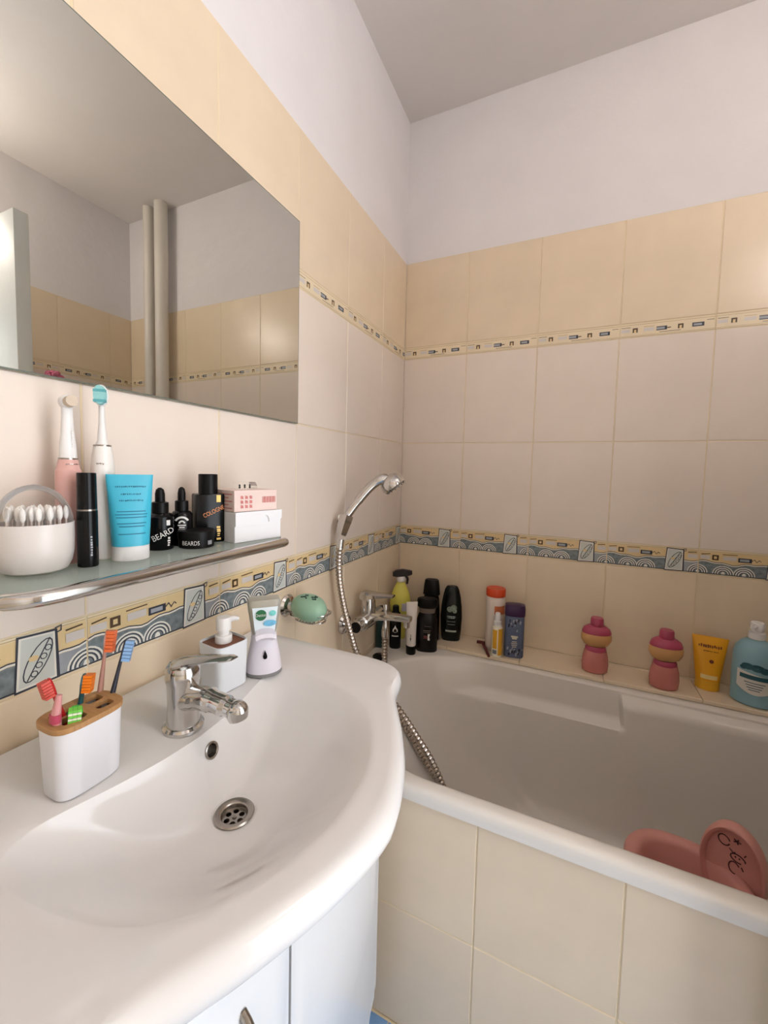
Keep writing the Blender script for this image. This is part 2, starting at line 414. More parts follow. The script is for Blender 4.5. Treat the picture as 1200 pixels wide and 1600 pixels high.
for off, z in ((.002, .518), (.0, .519), (.0, .530), (.0, .5405), (.0018, .5465), (.006, .5505), (.013, RT)): rings.append([outer(p, off)+(z,) for p in op])
e1 = outset(op, .012); rings.append([p+(RT,) for p in e1])
rings.append([p+(RT-.0015,) for p in outset(op, .006)]); rings.append([p+(RT-.006,) for p in op])
def sm(t): t = max(0., min(1., t)); return t*t*(3-2*t)
for z in (.54, .53, .518, .505, .49, .475, .462, .455, .449, .443, .43, .40, .36, .31, .26, .22, .185, .16, .145, .137):
    dep = (RT-.006-z)/(RT-.006-.137)
    ring = []
    for p, q in zip(op, bo):
        lw = .04+.96*0
        # straight-ish wall then a rounded floor edge
        left = sm((.62-p[0])/.5)
        t = dep*(.30+.42*left)+(1-math.sqrt(max(0, 1-dep**6)))*(.70-.42*left)
        x = p[0]+(q[0]-p[0])*t; y = p[1]+(q[1]-p[1])*t
        if p[1] > -.30 and p[0] > .16:
            inn = .030*sm((RT-.010-z)/.02)          # wall steps in right below the rim ...
            rec = sm((p[0]-.20)/.22)*sm((.80-p[0])/.012)*sm((z-.445)/.014)  # ... except in the arm-rest recess
            y -= inn*(1-rec)*sm((p[0]-.16)/.2)
        ring.append((x, y, z))
    rings.append(ring)
c0 = (.98, -.46)
for k, zz in ((.6, .133), (.25, .131), (.02, .130)):
    rings.append([(c0[0]+(p[0]-c0[0])*k, c0[1]+(p[1]-c0[1])*k, zz) for p in rings[9+20]])
MB().loft(rings, cap0=False, cap1=True).build('shell', acryl, tub_o, smooth=40)
MB().lathe([(.03, 0), (.03, .003), (.02, .005), (.004, .005)], o=(.62, -.46, .1335)).build('drain', chrome, tub_o)
# ledge tiles behind the bath
ledge = struct('trim_2', MB().box(.205, W, -.136, -.0005, .5525, .5605), grout, 'tiled ledge between the bathtub and the back wall', 'ledge')
lx = [.205, .25, .5, .75, 1.0, 1.25, 1.5, W]
for a, b in zip(lx[:-1], lx[1:]):
    if b-a < .1: a, b = .205, .25
    MB().box(a+.001, b-.001, -.14, -.012, .5535, .5655, bev=.0012, seg=1).build('tile', t_beige, ledge, smooth=0)
MB().box(.205, W, -.0115, -.0002, .5535, .5665, bev=.001, seg=1).build('edging_strip', t_beige, ledge, smooth=0)
# front panel
panel = struct('wall_panel', MB().box(.0, W, -.785, -.77, FL, .517), grout, 'tiled front panel of the bathtub', 'wall')
px_ = [-.005+.25*k for k in range(8)]
for z0, z1 in ((FL, .254), (.254, .5165)):
    for a in px_:
        x0, x1 = max(a, .002), min(a+.25, W-.001)
        me = tile_mesh(x1-x0, z1-z0, t_beige); o = bpy.data.objects.new('tile', me); COL.objects.link(o); o.parent = panel; o.location = (x0, -.7866, z0)
# ------------------------------------------------------------------ washbasin
YC = -1.183
half = [(.0035, .331), (.1, .333), (.2, .333), (.28, .333), (.325, .328), (.352, .315), (.366, .297), (.371, .275), (.376, .25), (.385, .226), (.403, .194), (.422, .16), (.438, .127), (.453, .092), (.466, .05), (.472, .02), (.474, 0)]
bh = [(.19, 0), (.186, .05), (.176, .10), (.165, .14), (.158, .175), (.166, .2), (.19, .214), (.238, .213), (.29, .203), (.328, .188), (.361, .164), (.39, .123), (.41, .081), (.421, .04), (.424, 0)]
BC0 = (.275, YC)
def full(h): return [(x, YC+d) for x, d in h]+[(x, YC-d) for x, d in h[::-1] if d > 1e-6]
outl = spline([(x, d, 0) for x, d in half], 6); outl = [(max(v.x, .0035), v.y) for v in outl]
bowl = spline([(x, d, 0) for x, d in bh], 6); bowl = [(v.x, max(v.y, 0)) for v in bowl]
def closed(h, back=False):
    a = [(x, YC+d) for x, d in h]; b = [(x, YC-d) for x, d in h[::-1] if d > 1e-5]
    return a+b
def by_angle(poly, angs, c):
    out = []; n = len(poly)
    for a in angs:
        dx, dy = math.cos(a), math.sin(a); best = None
        for i in range(n):
            p, q = poly[i-1], poly[i]; ex, ey = q[0]-p[0], q[1]-p[1]; den = dx*ey-dy*ex
            if abs(den) < 1e-12: continue
            t = ((p[0]-c[0])*ey-(p[1]-c[1])*ex)/den; u = ((p[0]-c[0])*dy-(p[1]-c[1])*dx)/den
            if t > 0 and -1e-6 <= u <= 1+1e-6 and (best is None or t < best): best = t
        out.append((c[0]+dx*best, c[1]+dy*best))
    return out
NA = 160
angs = [2*PI*i/NA for i in range(NA)]+[math.atan2(sg*.331, .0035-BC0[0]) % (2*PI) for sg in (1, -1)]
angs = sorted(angs)
OUT = by_angle(closed(outl), angs, BC0); BOW = by_angle(closed(bowl), angs, BC0)
ZD = .835
DR = (.25, -1.178)
def mix(a, b, t): return (a[0]+(b[0]-a[0])*t, a[1]+(b[1]-a[1])*t)
def inset(pts, d):
    r = []
    for p in pts:
        l = math.hypot(p[0]-BC0[0], p[1]-BC0[1]); k = (l-d)/l; q = (BC0[0]+(p[0]-BC0[0])*k, BC0[1]+(p[1]-BC0[1])*k)
        r.append((max(q[0], .0035), q[1]))
    return r
def deckz(p): return ZD+.007*sm((.05-p[0])/.03)
def pull(b, t):
    dx, dy = b[0]-DR[0], b[1]-DR[1]; l = math.hypot(dx, dy); k = (.026+(l-.026)*(1-t))/l; return (DR[0]+dx*k, DR[1]+dy*k)
rings = []
for d, z in ((.15, .7005), (.10, .718), (.065, .742), (.04, .765), (.022, .785), (.008, .798), (.001, .808), (.0, .817), (.003, .826), (.008, .8315)): rings.append([p+(z+(.007*sm((.05-p[0])/.03) if z > .82 else 0),) for p in inset(OUT, d)])
oi = inset(OUT, .015)
for t in (0., .2, .4, .55, .7, .85, 1.):
    rr_ = [mix(a, b, t) for a, b in zip(oi, BOW)]
    rings.append([p+((deckz(p)-.0012*t*t if t < 1 else ZD-.002),) for p in rr_])
for t in (.015, .05, .1, .18, .28, .4, .52, .64, .76, .86):
    dz = (ZD-.002-.744)*(sm(t*1.1)*.5+.5*math.sin(min(1, t*1.08)*PI/2))
    rings.append([pull(b, t)+(ZD-.002-dz,) for b in BOW])
rings.append([(DR[0]+.026*math.cos(math.atan2(b[1]-DR[1], b[0]-DR[0])), DR[1]+.026*math.sin(math.atan2(b[1]-DR[1], b[0]-DR[0])), .744) for b in BOW])
basin = thing('washbasin', 'white ceramic vanity washbasin with bowed front and shallow bowl', 'washbasin', (0, 0, 0))
bowl_o = MB().loft(rings, cap0=True, cap1=True).build('bowl', ceram, basin, smooth=50)
# waste
from mathutils.bvhtree import BVHTree
_bv = BVHTree.FromPolygons([v.co for v in bowl_o.data.vertices], [list(p.vertices) for p in bowl_o.data.polygons])
ovp, ovn, _, _ = _bv.ray_cast(Vector((.235, -1.176, .842)), Vector((-.5, .12, -.45)).normalized())   # on the back slope of the bowl, below the tap
if ovn.z < 0: ovn = -ovn
cut1 = MB().lathe([(.0165, .714), (.0165, .76)], o=(DR[0], DR[1], 0), seg=32).build('cutter', ceram)
cut2 = MB().lathe([(.0084, -.028), (.0084, .02)], o=ovp, d=ovn, seg=24).build('cutter', ceram)
for c_ in (cut1, cut2):
    md = bowl_o.modifiers.new('cut', 'BOOLEAN'); md.operation = 'DIFFERENCE'; md.solver = 'EXACT'; md.object = c_
me = bpy.data.meshes.new_from_object(bowl_o.evaluated_get(bpy.context.evaluated_depsgraph_get()))
bowl_o.modifiers.clear(); bowl_o.data = me; me.name = 'bowl'
me.polygons.foreach_set('use_smooth', [True]*len(me.polygons)); me.set_sharp_from_angle(angle=math.radians(40))
for c_ in (cut1, cut2): bpy.data.objects.remove(c_, do_unlink=True)
wa = MB().lathe([(.0162, .716), (.0162, .7452), (.0168, .7462), (.0185, .7476), (.024, .7482), (.0255, .7465), (.0245, .7445)], o=(DR[0], DR[1], 0), cap0=True, cap1=False, seg=36).build('drain_ring', steel, basin)
cs = bpy.data.curves.new('s', 'CURVE'); cs.dimensions = '2D'; cs.fill_mode = 'BOTH'; cs.extrude = .0008
def ring_sp(x, y, rad, n):
    sp = cs.splines.new('POLY'); sp.points.add(n-1); sp.use_cyclic_u = True
    for k, q in enumerate(sp.points): q.co = (x+rad*math.cos(2*PI*k/n), y+rad*math.sin(2*PI*k/n), 0, 1)
ring_sp(0, 0, .0161, 36)
for k in range(6): ring_sp(.0098*math.cos(k*PI/3), .0098*math.sin(k*PI/3), .0037, 14)
so0 = bpy.data.objects.new('s', cs); COL.objects.link(so0)
me = bpy.data.meshes.new_from_object(so0.evaluated_get(bpy.context.evaluated_depsgraph_get())); bpy.data.objects.remove(so0); me.materials.clear(); me.materials.append(steel); me.name = 'drain_strainer'
o = bpy.data.objects.new('drain_strainer', me); COL.objects.link(o); o.parent = wa; o.location = (DR[0], DR[1], .7395)
MB().lathe([(.003, .7402), (.0025, .7415), (.0005, .742)], o=(DR[0], DR[1], 0), seg=12).build('screw', steel, wa)
MB().lathe([(.0082, -.024), (.0082, .0016), (.0092, .0026), (.0112, .002), (.0112, .0)], o=ovp, d=ovn, cap0=False, cap1=False).build('overflow_ring', steel, basin)
# tap
tap = thing('basin_tap', 'chrome single-lever tap on the washbasin', 'tap', (.153, -1.175, .8345))
MB().lathe([(.027, 0), (.027, .004), (.0245, .007), (.0225, .0075)], seg=32).build('base_ring', chrome, tap)
bd = MB().lathe([(.0222, .006), (.0205, .02), (.0200, .04), (.0205, .058), (.0215, .066)], seg=32)
bd.tube(spline([(.004, 0, .040), (.03, 0, .049), (.058, 0, .0515), (.083, 0, .050), (.097, 0, .049)], 6), [.0175]*6+[.0165]*6+[.0145]*6+[.0125]*6+[.012], seg=20, flat=.92)
bd.build('body', chrome, tap)
MB().lathe([(.0115, 0), (.0135, .002), (.0135, .012), (.012, .0165), (.009, .018)], o=(.097, 0, .055), d=(.25, 0, -1)).sphere((.099, 0, .0495), (.0145, .0135, .013)).build('spout_end', chrome, tap)
lv = MB().lathe([(.0218, .066), (.0225, .07), (.0222, .082), (.0195, .0885), (.012, .092), (.002, .093)], seg=32)
lv.loft([[(x, s*w, z+t) for s, t in ((-1, 0), (-1, .35*th), (-.6, th), (.6, th), (1, .35*th), (1, 0))] for x, w, z, th in ((-.022, .013, .078, .008), (-.012, .018, .083, .011), (.0, .019, .088, .010), (.02, .0165, .096, .0075), (.045, .0135, .104, .0058), (.07, .011, .1105, .0048), (.088, .0095, .115, .0042), (.094, .0065, .1165, .003))])
lv.build('lever', chrome, tap, smooth=40)
# ------------------------------------------------------------------ vanity cabinet
cab = thing('vanity_cabinet', 'white lacquered vanity cabinet with bowed doors under the washbasin', 'cabinet', (0, 0, 0))
def bow(d): return .345-.031*(d/.333)**2
def front_slab(d0, d1, z0, z1, x_off, th, n=12):
    mb = MB(); rings_ = []
    for i in range(n+1):
        d = d0+(d1-d0)*i/n; x = bow(d)+x_off; y = YC+d; e = .002 if 0 < i < n else .004
        rings_.append([(x-th, y, z0), (x-e, y, z0), (x, y, z0+.003), (x, y, z1-.003), (x-e, y, z1), (x-th, y, z1)])
    return mb.loft(rings_)
for sg in (1, -1):
    y0, y1 = sorted((YC+sg*.331, YC+sg*.315)); MB().box(.002, bow(.331)-.021, y0, y1, .135, .6995).build('side_panel', white_lac, cab, smooth=0)
MB().box(.002, bow(.331)-.021, YC-.3148, YC+.3148, .135, .151).build('bottom_panel', white_lac, cab, smooth=0)
MB().box(.002, .012, YC-.3148, YC+.3148, .1512, .6995).build('back_panel', white_lac, cab, smooth=0)
dl = front_slab(-.331, -.0024, .14, .697, 0, .0195).build('door', white_lac, cab)
front_slab(.0024, .331, .14, .697, 0, .0195).build('door', white_lac, cab)
MB().tube(spline([(bow(-.08)-.001, YC-.078, .628), (bow(-.08)+.012, YC-.08, .618), (bow(-.08)+.017, YC-.081, .59), (bow(-.08)+.017, YC-.081, .54), (bow(-.08)+.012, YC-.08, .512), (bow(-.08)-.001, YC-.078, .502)], 6), .0045, seg=12, flat=1.5).build('handle', steel, dl)
for sg in (1, -1):
    MB().loft([[(.25, YC+sg*.327, z), (xx, YC+sg*.327, z), (xx, YC+sg*.30, z), (.25, YC+sg*.30, z)] for xx, z in ((.297, FL), (.300, .03), (.306, .08), (.313, .12), (.3135, .14))]).build('leg', white_lac, cab)
MB().box(.02, .27, YC-.32, YC+.32, FL, .134).build('plinth', white_lac, cab)
# ------------------------------------------------------------------ mirror and glass shelf
mo = thing('wall_mirror', 'large frameless rectangular mirror on the tiled wall', 'mirror', (0, 0, 0))
MB().box(.0012, .0052, -1.62, -.7145, 1.309, 1.7935).build('backing', mirror_e, mo, smooth=0)
MB().add([(.0054, -1.6185, 1.311), (.0054, -.7165, 1.311), (.0054, -.7165, 1.7915), (.0054, -1.6185, 1.7915)], [[0, 1, 2, 3]]).build('mirror_glass', mirror_m, mo, smooth=0)
ZS = 1.068
sh = thing('glass_shelf', 'narrow glass wall shelf with chrome front rail above the washbasin', 'shelf', (0, 0, 0))
def rrect(x0, x1, y0, y1, r, z, n=6, corners=(0, 1, 1, 0)):
    pts = []
    for (cx, cy, a0, on) in ((x0, y0, PI, corners[0]), (x1, y0, 1.5*PI, corners[1]), (x1, y1, 0, corners[2]), (x0, y1, .5*PI, corners[3])):
        if not on: pts.append((cx, cy, z)); continue
        ox = cx+r if cx == x0 else cx-r; oy = cy+r if cy == y0 else cy-r
        for i in range(n+1): a = a0+PI/2*i/n; pts.append((ox+r*math.cos(a), oy+r*math.sin(a), z))
    return pts
MB().loft([rrect(.006, .146, -1.385, -.925, .045, ZS-.006), rrect(.006, .146, -1.385, -.925, .045, ZS-.0002)]).build('glass_plate', shelf_glass, sh, smooth=30)
ry = [(.128, -1.3645, 1.0605), (.134, -1.3605, 1.0605), (.1435, -1.350, 1.0605), (.1495, -1.336, 1.0605)]+[(.152, -1.32+.36*i/10, 1.0605) for i in range(11)]+[(.151, -.952, 1.0605), (.144, -.944, 1.0605)]
MB().tube(ry, [.007]+[.0085]*(len(ry)-2)+[.007], seg=16).build('rail', chrome, sh)
for y in (-1.34, -.96):
    MB().box(.003, .148, y-.006, y+.006, 1.0535, 1.0612, bev=.002).lathe([(.018, 0), (.018, .004), (.012, .008)], o=(.0015, y, 1.056), d=(1, 0, 0)).build('bracket', chrome, sh)
def face(x, y):  # rotation that turns a thing's front (-y) to the camera
    return math.atan2(CAM.x-x, -(CAM.y-y))
# --- cotton swab jar
t = thing('swab_jar', 'round white jar with clear domed lid full of cotton swabs', 'jar', (.054, -1.297, ZS), face(.054, -1.297))
jp = [(.025, 0), (.031, .003), (.0355, .012), (.0376, .024), (.0382, .04), (.0382, .0585), (.0368, .0585), (.0368, .05), (.0352, .02), (.02, .006), (.001, .006)]
MB().lathe(jp, seg=40, cap1=True).build('jar_body', mat('jar_white', (222, 215, 210), .3, var=.006), t)
MB().lathe([(.0368*math.cos(a)+.0006, .056+.047*math.sin(a)) for a in [PI/2*i/12 for i in range(12)]]+[(.0002, .1035)], seg=40, cap0=False).build('lid', clear_pl, t)
cott = mat('cotton', (238, 235, 232), .9, var=.02); stick = mat('swab_stick', (222, 208, 200), .6)
sw0 = None
for k in range(36):
    a = k*2.399; r = .030*math.sqrt((k+.6)/36); x, y = r*math.cos(a), r*math.sin(a)
    c, s_ = math.cos(t.rotation_euler.z), math.sin(t.rotation_euler.z)
    loc = (.054+x*c-y*s_, -1.297+x*s_+y*c, ZS+.0065)
    if sw0 is None:
        sw0 = thing('cotton_swab', 'white cotton swab standing in the domed jar', 'cotton swab', loc, 0, 'cotton swabs in the jar')
        MB().lathe([(.0011, .0), (.0011, .062)], seg=8).build('stick', stick, sw0)
        MB().lathe([(.0012, .055), (.0026, .058), (.003, .064), (.0024, .069), (.0006, .0712)], seg=10).build('cotton_tip', cott, sw0)
        s0 = sw0
    else:
        s0 = sw0.copy(); COL.objects.link(s0); s0.location = loc
        for ch in list(sw0.children): c_ = ch.copy(); COL.objects.link(c_); c_.parent = s0
    s0.rotation_euler = (random.uniform(-.03, .03), random.uniform(-.03, .03), a)
# --- electric toothbrushes
pinkp = mat('pink_plastic', (226, 178, 170), .4, var=.01)
def ebrush(label, loc, rz, body, h, neckr, lean=0.):
    t = thing('electric_toothbrush', label, 'toothbrush', loc, rz); t.rotation_euler[0] = lean
    MB().lathe([(.0118, 0), (.0135, .002), (.0142, .03), (.0145, .08), (.014, .12), (.0125, h-.012), (.0105, h)], seg=24).build('handle', body, t)
    MB().lathe([(.0106, h), (.0106, h+.002)], seg=20).build('ring', steel, t); return t
t = ebrush('pink electric toothbrush with white brush neck on the glass shelf', (.040, -1.252, ZS), face(.04, -1.252)+.35, pinkp, .134, .009)
MB().lathe([(.0098, .136), (.0092, .15), (.0072, .17), (.0062, .19), (.006, .20)], seg=18, sy=.85).build('neck', white_pl, t)
hd = MB().lathe([(.0075, -.007), (.0088, -.004), (.0088, .004), (.0065, .007)], o=(0, -.001, .207), d=(0, -1, .1), seg=20).build('brush_head', white_pl, t)
MB().lathe([(.0072, 0), (.0068, .009)], o=(0, -.007, .2068), d=(0, -1, .1), seg=16).build('bristles', mat('bristle_sand', (206, 190, 170), .7, var=.1, scale=900), hd)
MB().box(-.004, .004, -.0155, -.0135, .2075, .2125, bev=.0008).build('dark_bristles', dark, hd)
scribble('lettering', steel, t, lambda x, y: (x+.002, -.0083, y), -.0006, .0010, .150, .172, 7, True); scribble('band_lettering', steel, t, on_oval(.0128, .0128, 0), -.007, .009, .1275, .129, 8)
t = ebrush('white electric toothbrush with mint bristles on the glass shelf', (.050, -1.215, ZS), face(.05, -1.215)-.25, mat('brush_white', (236, 232, 226), .3, var=.01), .153, .006)
nk = MB().tube([(0, 0, .155), (0, 0, .16), (0, 0, .185), (0, 0, .207)], [.0082, .006, .0038, .0034], seg=14)
nk.build('neck', white_pl, t)
hd = MB().loft([[(.0085*w*math.cos(a), y, .221+.0145*w*math.sin(a)) for a in [2*PI*i/24 for i in range(24)]] for y, w in ((.003, .85), (.001, 1), (-.001, 1), (-.002, .9))]).build('brush_head', white_pl, t)
MB().loft([[(.0072*w*math.cos(a), y, .221+.013*w*math.sin(a)) for a in [2*PI*i/24 for i in range(24)]] for y, w in ((-.002, 1), (-.0105, .96))]).build('bristles', mat('bristle_mint', (150, 208, 208), .7, var=.08, scale=600), hd)
for z in (.213, .2265): MB().box(-.0069, .0069, -.0109, -.0035, z-.0018, z+.0018).build('bristle_row', mat('bristle_teal', (96, 172, 178), .7), hd)
scribble('lettering', steel, t, on_oval(.0138, .0138, 0), -.004, .009, .1285, .131, 7)
# --- mascara
t = thing('mascara_tube', 'slim black cosmetic tube with silver band on the glass shelf', 'cosmetics', (.078, -1.252, ZS), face(.078, -1.252))
MB().lathe([(.0105, 0), (.0112, .0008), (.0112, .0705)], seg=24).build('tube', black_pl, t)
MB().lathe([(.0108, .0705), (.0108, .0725)], seg=24).build('band', steel, t)
MB().lathe([(.0108, .0725), (.0104, .1175), (.0098, .118)], seg=24).build('cap', black_pl, t)
scribble('lettering', mat('silver_ink', (170, 172, 178), .5), t, on_oval(.0112, .0112, 0), .0025, .0052, .014, .04, 8, True)
# --- blue tube
def squeeze_tube(name, label, cat, loc, rz, w, h, th, caph, mbody, mcap, capw=None, flip=True):
    """flattened tube standing on its cap"""
    t = thing(name, label, cat, loc, rz); capw = capw or w*.78
    MB().lathe([(capw/2*.96, 0), (capw/2, .001), (capw/2, caph)], seg=28, sy=th/capw*1.0).build('cap', mcap, t)
    rings_ = []
    for i in range(9):
        u = i/8; ww = capw/2+(w/2-capw/2)*u; tt = th/2*(1-u)**.7+.0012
        rings_.append([(ww*math.copysign(abs(math.cos(a))**.8, math.cos(a)), tt*math.sin(a), caph+(h-caph)*u) for a in [2*PI*k/28 for k in range(28)]])
    MB().loft(rings_).build('tube', mbody, t)
    def fn(x, y):
        u = max(0, min(1, (y-caph)/(h-caph))); ww = capw/2+(w/2-capw/2)*u; tt = th/2*(1-u)**.7+.0012
        q = min(1, abs(x)/ww)**1.25; return (x, -tt*math.sqrt(max(0, 1-q*q))-.0005, y)
    return t, fn
cy = mat('cyan_tube', (62, 178, 206), .4, var=.01); teal_ink = mat('teal_ink', (24, 112, 140), .6)
t, fn = squeeze_tube('cream_tube', 'bright blue cream tube standing on its white cap on the glass shelf', 'tube', (.084, -1.20, ZS), face(.084, -1.2)+.12, .056, .116, .034, .02, cy, white_pl, .045)
scribble('title_print', teal_ink, t, fn, -.018, .018, .0985, .101, 16)
scribble('name_print', teal_ink, t, fn, -.012, .012, .0885, .091, 10); scribble('subtitle_print', teal_ink, t, fn, -.014, .014, .080, .0825, 13)
pm_ = MB()
for z, w in ((.066, .017), (.062, .019), (.058, .018), (.05, .017), (.046, .015), (.036, .016)): patch(pm_, fn, -w, w, z, z+.0012)
pm_.build('fine_print', teal_ink, t)
# --- dropper bottles
def dropper(label, loc, r, h, rz):
    t = thing('dropper_bottle', label, 'bottle', loc, rz)
    MB().lathe([(r*.94, 0), (r, .002), (r, h*.53), (r*.8, h*.58), (r*.55, h*.6)], seg=28).build('glass_body', black_pl, t)
    MB().lathe([(r*.62, h*.59), (r*.62, h*.76), (r*.5, h*.77)], seg=24).build('collar', black_mt, t)
    MB().lathe([(r*.36, h*.76), (r*.36, h*.9), (r*.28, h*.97), (r*.1, h)], seg=18).build('rubber_bulb', black_mt, t); return t
t = dropper('black dropper bottle with slanted white lettering on the glass shelf', (.053, -1.132, ZS), .0195, .095, face(.053, -1.132))
text('lettering', 'BEARD', .0125, inkw, t, on_oval(.0195, .0195, .024, x0=.0035), .45, .85)
scribble('side_print', inkw, t, on_oval(.0195, .0195, 0), .0095, .0135, .006, .020, 4, True)
mb = MB(); patch(mb, on_oval(.0195, .0195, .0), .0085, .0135, .038, .046); mb.build('label_mark', inkw, t)
t = dropper('black dropper bottle with round white badge behind the beard tin', (.052, -1.092, ZS), .0165, .095, face(.052, -1.092))
fn = on_oval(.0165, .0165, .037)
mb = MB()
for r0, r1, a0, a1 in ((.0085, .0115, .45, PI-.45), (.0025, .005, 0, PI)):
    for i in range(10):
        p, q = a0+(a1-a0)*i/10, a0+(a1-a0)*(i+1)/10
        mb.add([fn(r*math.cos(a), r*math.sin(a)) for r, a in ((r0, p), (r1, p), (r1, q), (r0, q))], [[0, 1, 2, 3]])
for z, w in ((-.004, .006), (-.0075, .004), (-.011, .005)): patch(mb, fn, -w, w, z, z+.002)
mb.build('badge', inkw, t)
# --- tin
t = thing('balm_tin', 'low round black balm tin with white lettering on the glass shelf', 'tin', (.083, -1.090, ZS), face(.083, -1.09))
MB().lathe([(.025, 0), (.0265, .001), (.0265, .014)], seg=36).build('base', black_mt, t)
MB().lathe([(.0275, .014), (.0275, .026), (.0262, .0275), (.001, .0275)], seg=36).build('lid', black_mt, t)
text('lettering', 'BEARDS', .0095, inkw, t, on_oval(.0276, .0276, .009, x0=-.008), 0, .75)
mb = MB(); patch(mb, on_oval(.0276, .0276, 0), .0165, .0225, .0055, .012); mb.build('label_mark', mat('grey_ink', (150, 150, 155), .6), t)
# --- cologne
gold = mat('gold_print', (196, 160, 92), .35, .6, var=.1)
t = thing('cologne_bottle', 'square black cologne bottle with gold lettering on the glass shelf', 'bottle', (.062, -1.047, ZS), face(.062, -1.047)+.25)
MB().box(-.0235, .0235, -.0165, .0165, 0, .083, bev=.003).build('bottle', black_pl, t)
MB().lathe([(.0155, .083), (.0155, .1155), (.0145, .1165)], seg=28).build('cap', black_mt, t)
for z0, z1 in ((.069, .081), (.004, .0075)): MB().add([(.0095, -.0167, z0), (.0165, -.0167, z0), (.0165, -.0167, z1), (.0095, -.0167, z1)], [[0, 1, 2, 3]]).build('gold_stripe', gold, t, smooth=0)
text('lettering', 'COLOGNE', .0105, mat('copper_print', (190, 118, 66), .4, .5), t, lambda x, y: (x+.005, -.0168, .053+y), .42, .72)
scribble('gold_print', gold, t, lambda x, y: (x, -.0168, y), .0095, .0165, .010, .028, 5, True)
# --- cartons
cart_w = mat('carton_white', (234, 234, 236), .6, var=.01); cart_p = mat('carton_pink', (230, 208, 200), .6, var=.02); pinki = mat('pink_ink', (206, 128, 122), .6, var=.2, scale=300)
bz = math.radians(78)
t = thing('white_carton', 'small white folding carton with thumb notch under the pink carton', 'box', (.092, -.985, ZS), bz)
MB().box(-.049, .049, -.035, .035, 0, .052, bev=.0006, seg=1).build('carton', cart_w, t, smooth=0)
fl_ = [(-.0492, .0285), (-.0492, .0525), (.0492, .0525), (.0492, .036), (.021, .032)]+[(.012+.009*math.cos(a), .032+.013*math.sin(a)) for a in [PI*i/8 for i in range(9)]]+[(.002, .0295), (-.03, .027)]
MB().loft([[(x, -.0352, z) for x, z in fl_], [(x, -.0378, z) for x, z in fl_]]).build('flap', cart_w, t, smooth=0)
t = thing('pink_carton', 'pale pink printed carton lying on the white carton', 'box', (.089, -.987, ZS+.0526), bz)
MB().box(-.045, .045, -.034, .034, 0, .037, bev=.0005, seg=1).build('carton', cart_p, t, smooth=0)
mb = MB()
for k in range(14): x = .012+k*.0021; mb.add([(x, -.0343, .014), (x+.0012*(1+(k*7 % 3)*.3), -.0343, .014), (x+.0012*(1+(k*7 % 3)*.3), -.0343, .025), (x, -.0343, .025)], [[0, 1, 2, 3]])
mb.build('barcode', pinki, t, smooth=0); mb = MB()
for k in range(9): x = -.033+(k % 3)*.009; z = .006+(k//3)*.008; mb.add([(x, -.0343, z), (x+.006, -.0343, z), (x+.0055, -.0343, z+.005), (x, -.0343, z+.006)], [[0, 1, 2, 3]])
mb.build('front_print', pinki, t, smooth=0); mb = MB()
for k in range(5): z = .005+k*.006; mb.add([(-.0453, .03, z), (-.0453, -.028+.01*(k % 2), z), (-.0453, -.028+.01*(k % 2), z+.002), (-.0453, .03, z+.002)], [[0, 1, 2, 3]])
mb.build('side_print', pinki, t, smooth=0)
t = thing('clear_case', 'tiny clear plastic case with dark contents on the pink carton', 'case', (.085, -.985, ZS+.09), bz)
MB().loft([[(-.020*k, -.012*k, z), (.020*k, -.012*k, z), (.020*k, .012*k, z), (-.020*k, .012*k, z)] for k, z in ((1, 0), (1, .005), (.85, .013))]).build('case', clear_pl, t, smooth=0)
mb = MB()
for k in range(9): mb.sphere((-.014+.0036*k, -.006+.005*(k % 3), .003+.0035*(k % 2)), (.0017, .002, .0019), u=8, w=6)
mb.build('contents', black_pl, t)
# ------------------------------------------------------------------ things on the washbasin
CX, CY_, CZ = .135, -1.295, ZD+.0003
t = thing('toothbrush_cup', 'white oblong toothbrush holder with bamboo lid on the washbasin', 'cup', (CX, CY_, CZ), 0)
def so(ax, ay, z, p=3.6, n=40):
    r = []
    for i in range(n):
        a = 2*PI*i/n; c, s_ = math.cos(a), math.sin(a); r.append((ax*math.copysign(abs(c)**(2/p), c), ay*math.copysign(abs(s_)**(2/p), s_), z))
    return r
MB().loft([so(.0225, .0325, 0), so(.024, .034, .002), so(.0265, .0365, .077), so(.0255, .0355, .077), so(.0225, .0325, .004)], cap1=True).build('cup', mat('cup_white', (226, 226, 230), .4, var=.006), t)
holes = [(-.0185, -.0015, -.0275, -.002), (.0015, .0185, -.0275, -.002), (-.0185, -.0015, .008, .0275), (.0015, .0185, .008, .0275)]
cu = bpy.data.curves.new('lid', 'CURVE'); cu.dimensions = '2D'; cu.fill_mode = 'BOTH'; cu.extrude = .0025; cu.bevel_depth = .0006
def add_sp(pts):
    sp = cu.splines.new('POLY'); sp.points.add(len(pts)-1); sp.use_cyclic_u = True
    for q, pnt in zip(sp.points, pts): q.co = (pnt[0], pnt[1], 0, 1)
add_sp(so(.0275, .0375, 0))
for a, b, c, d in holes: add_sp([(p[0]+(a+b)/2, p[1]+(c+d)/2) for p in so((b-a)/2, (d-c)/2, 0, 4., 20)])
ob = bpy.data.objects.new('lid', cu); COL.objects.link(ob); dg = bpy.context.evaluated_depsgraph_get()
me = bpy.data.meshes.new_from_object(ob.evaluated_get(dg)); bpy.data.objects.remove(ob); me.materials.clear(); me.materials.append(wood); me.name = 'bamboo_lid'
o = bpy.data.objects.new('bamboo_lid', me); COL.objects.link(o); o.parent = t; o.location = (0, 0, .0801)
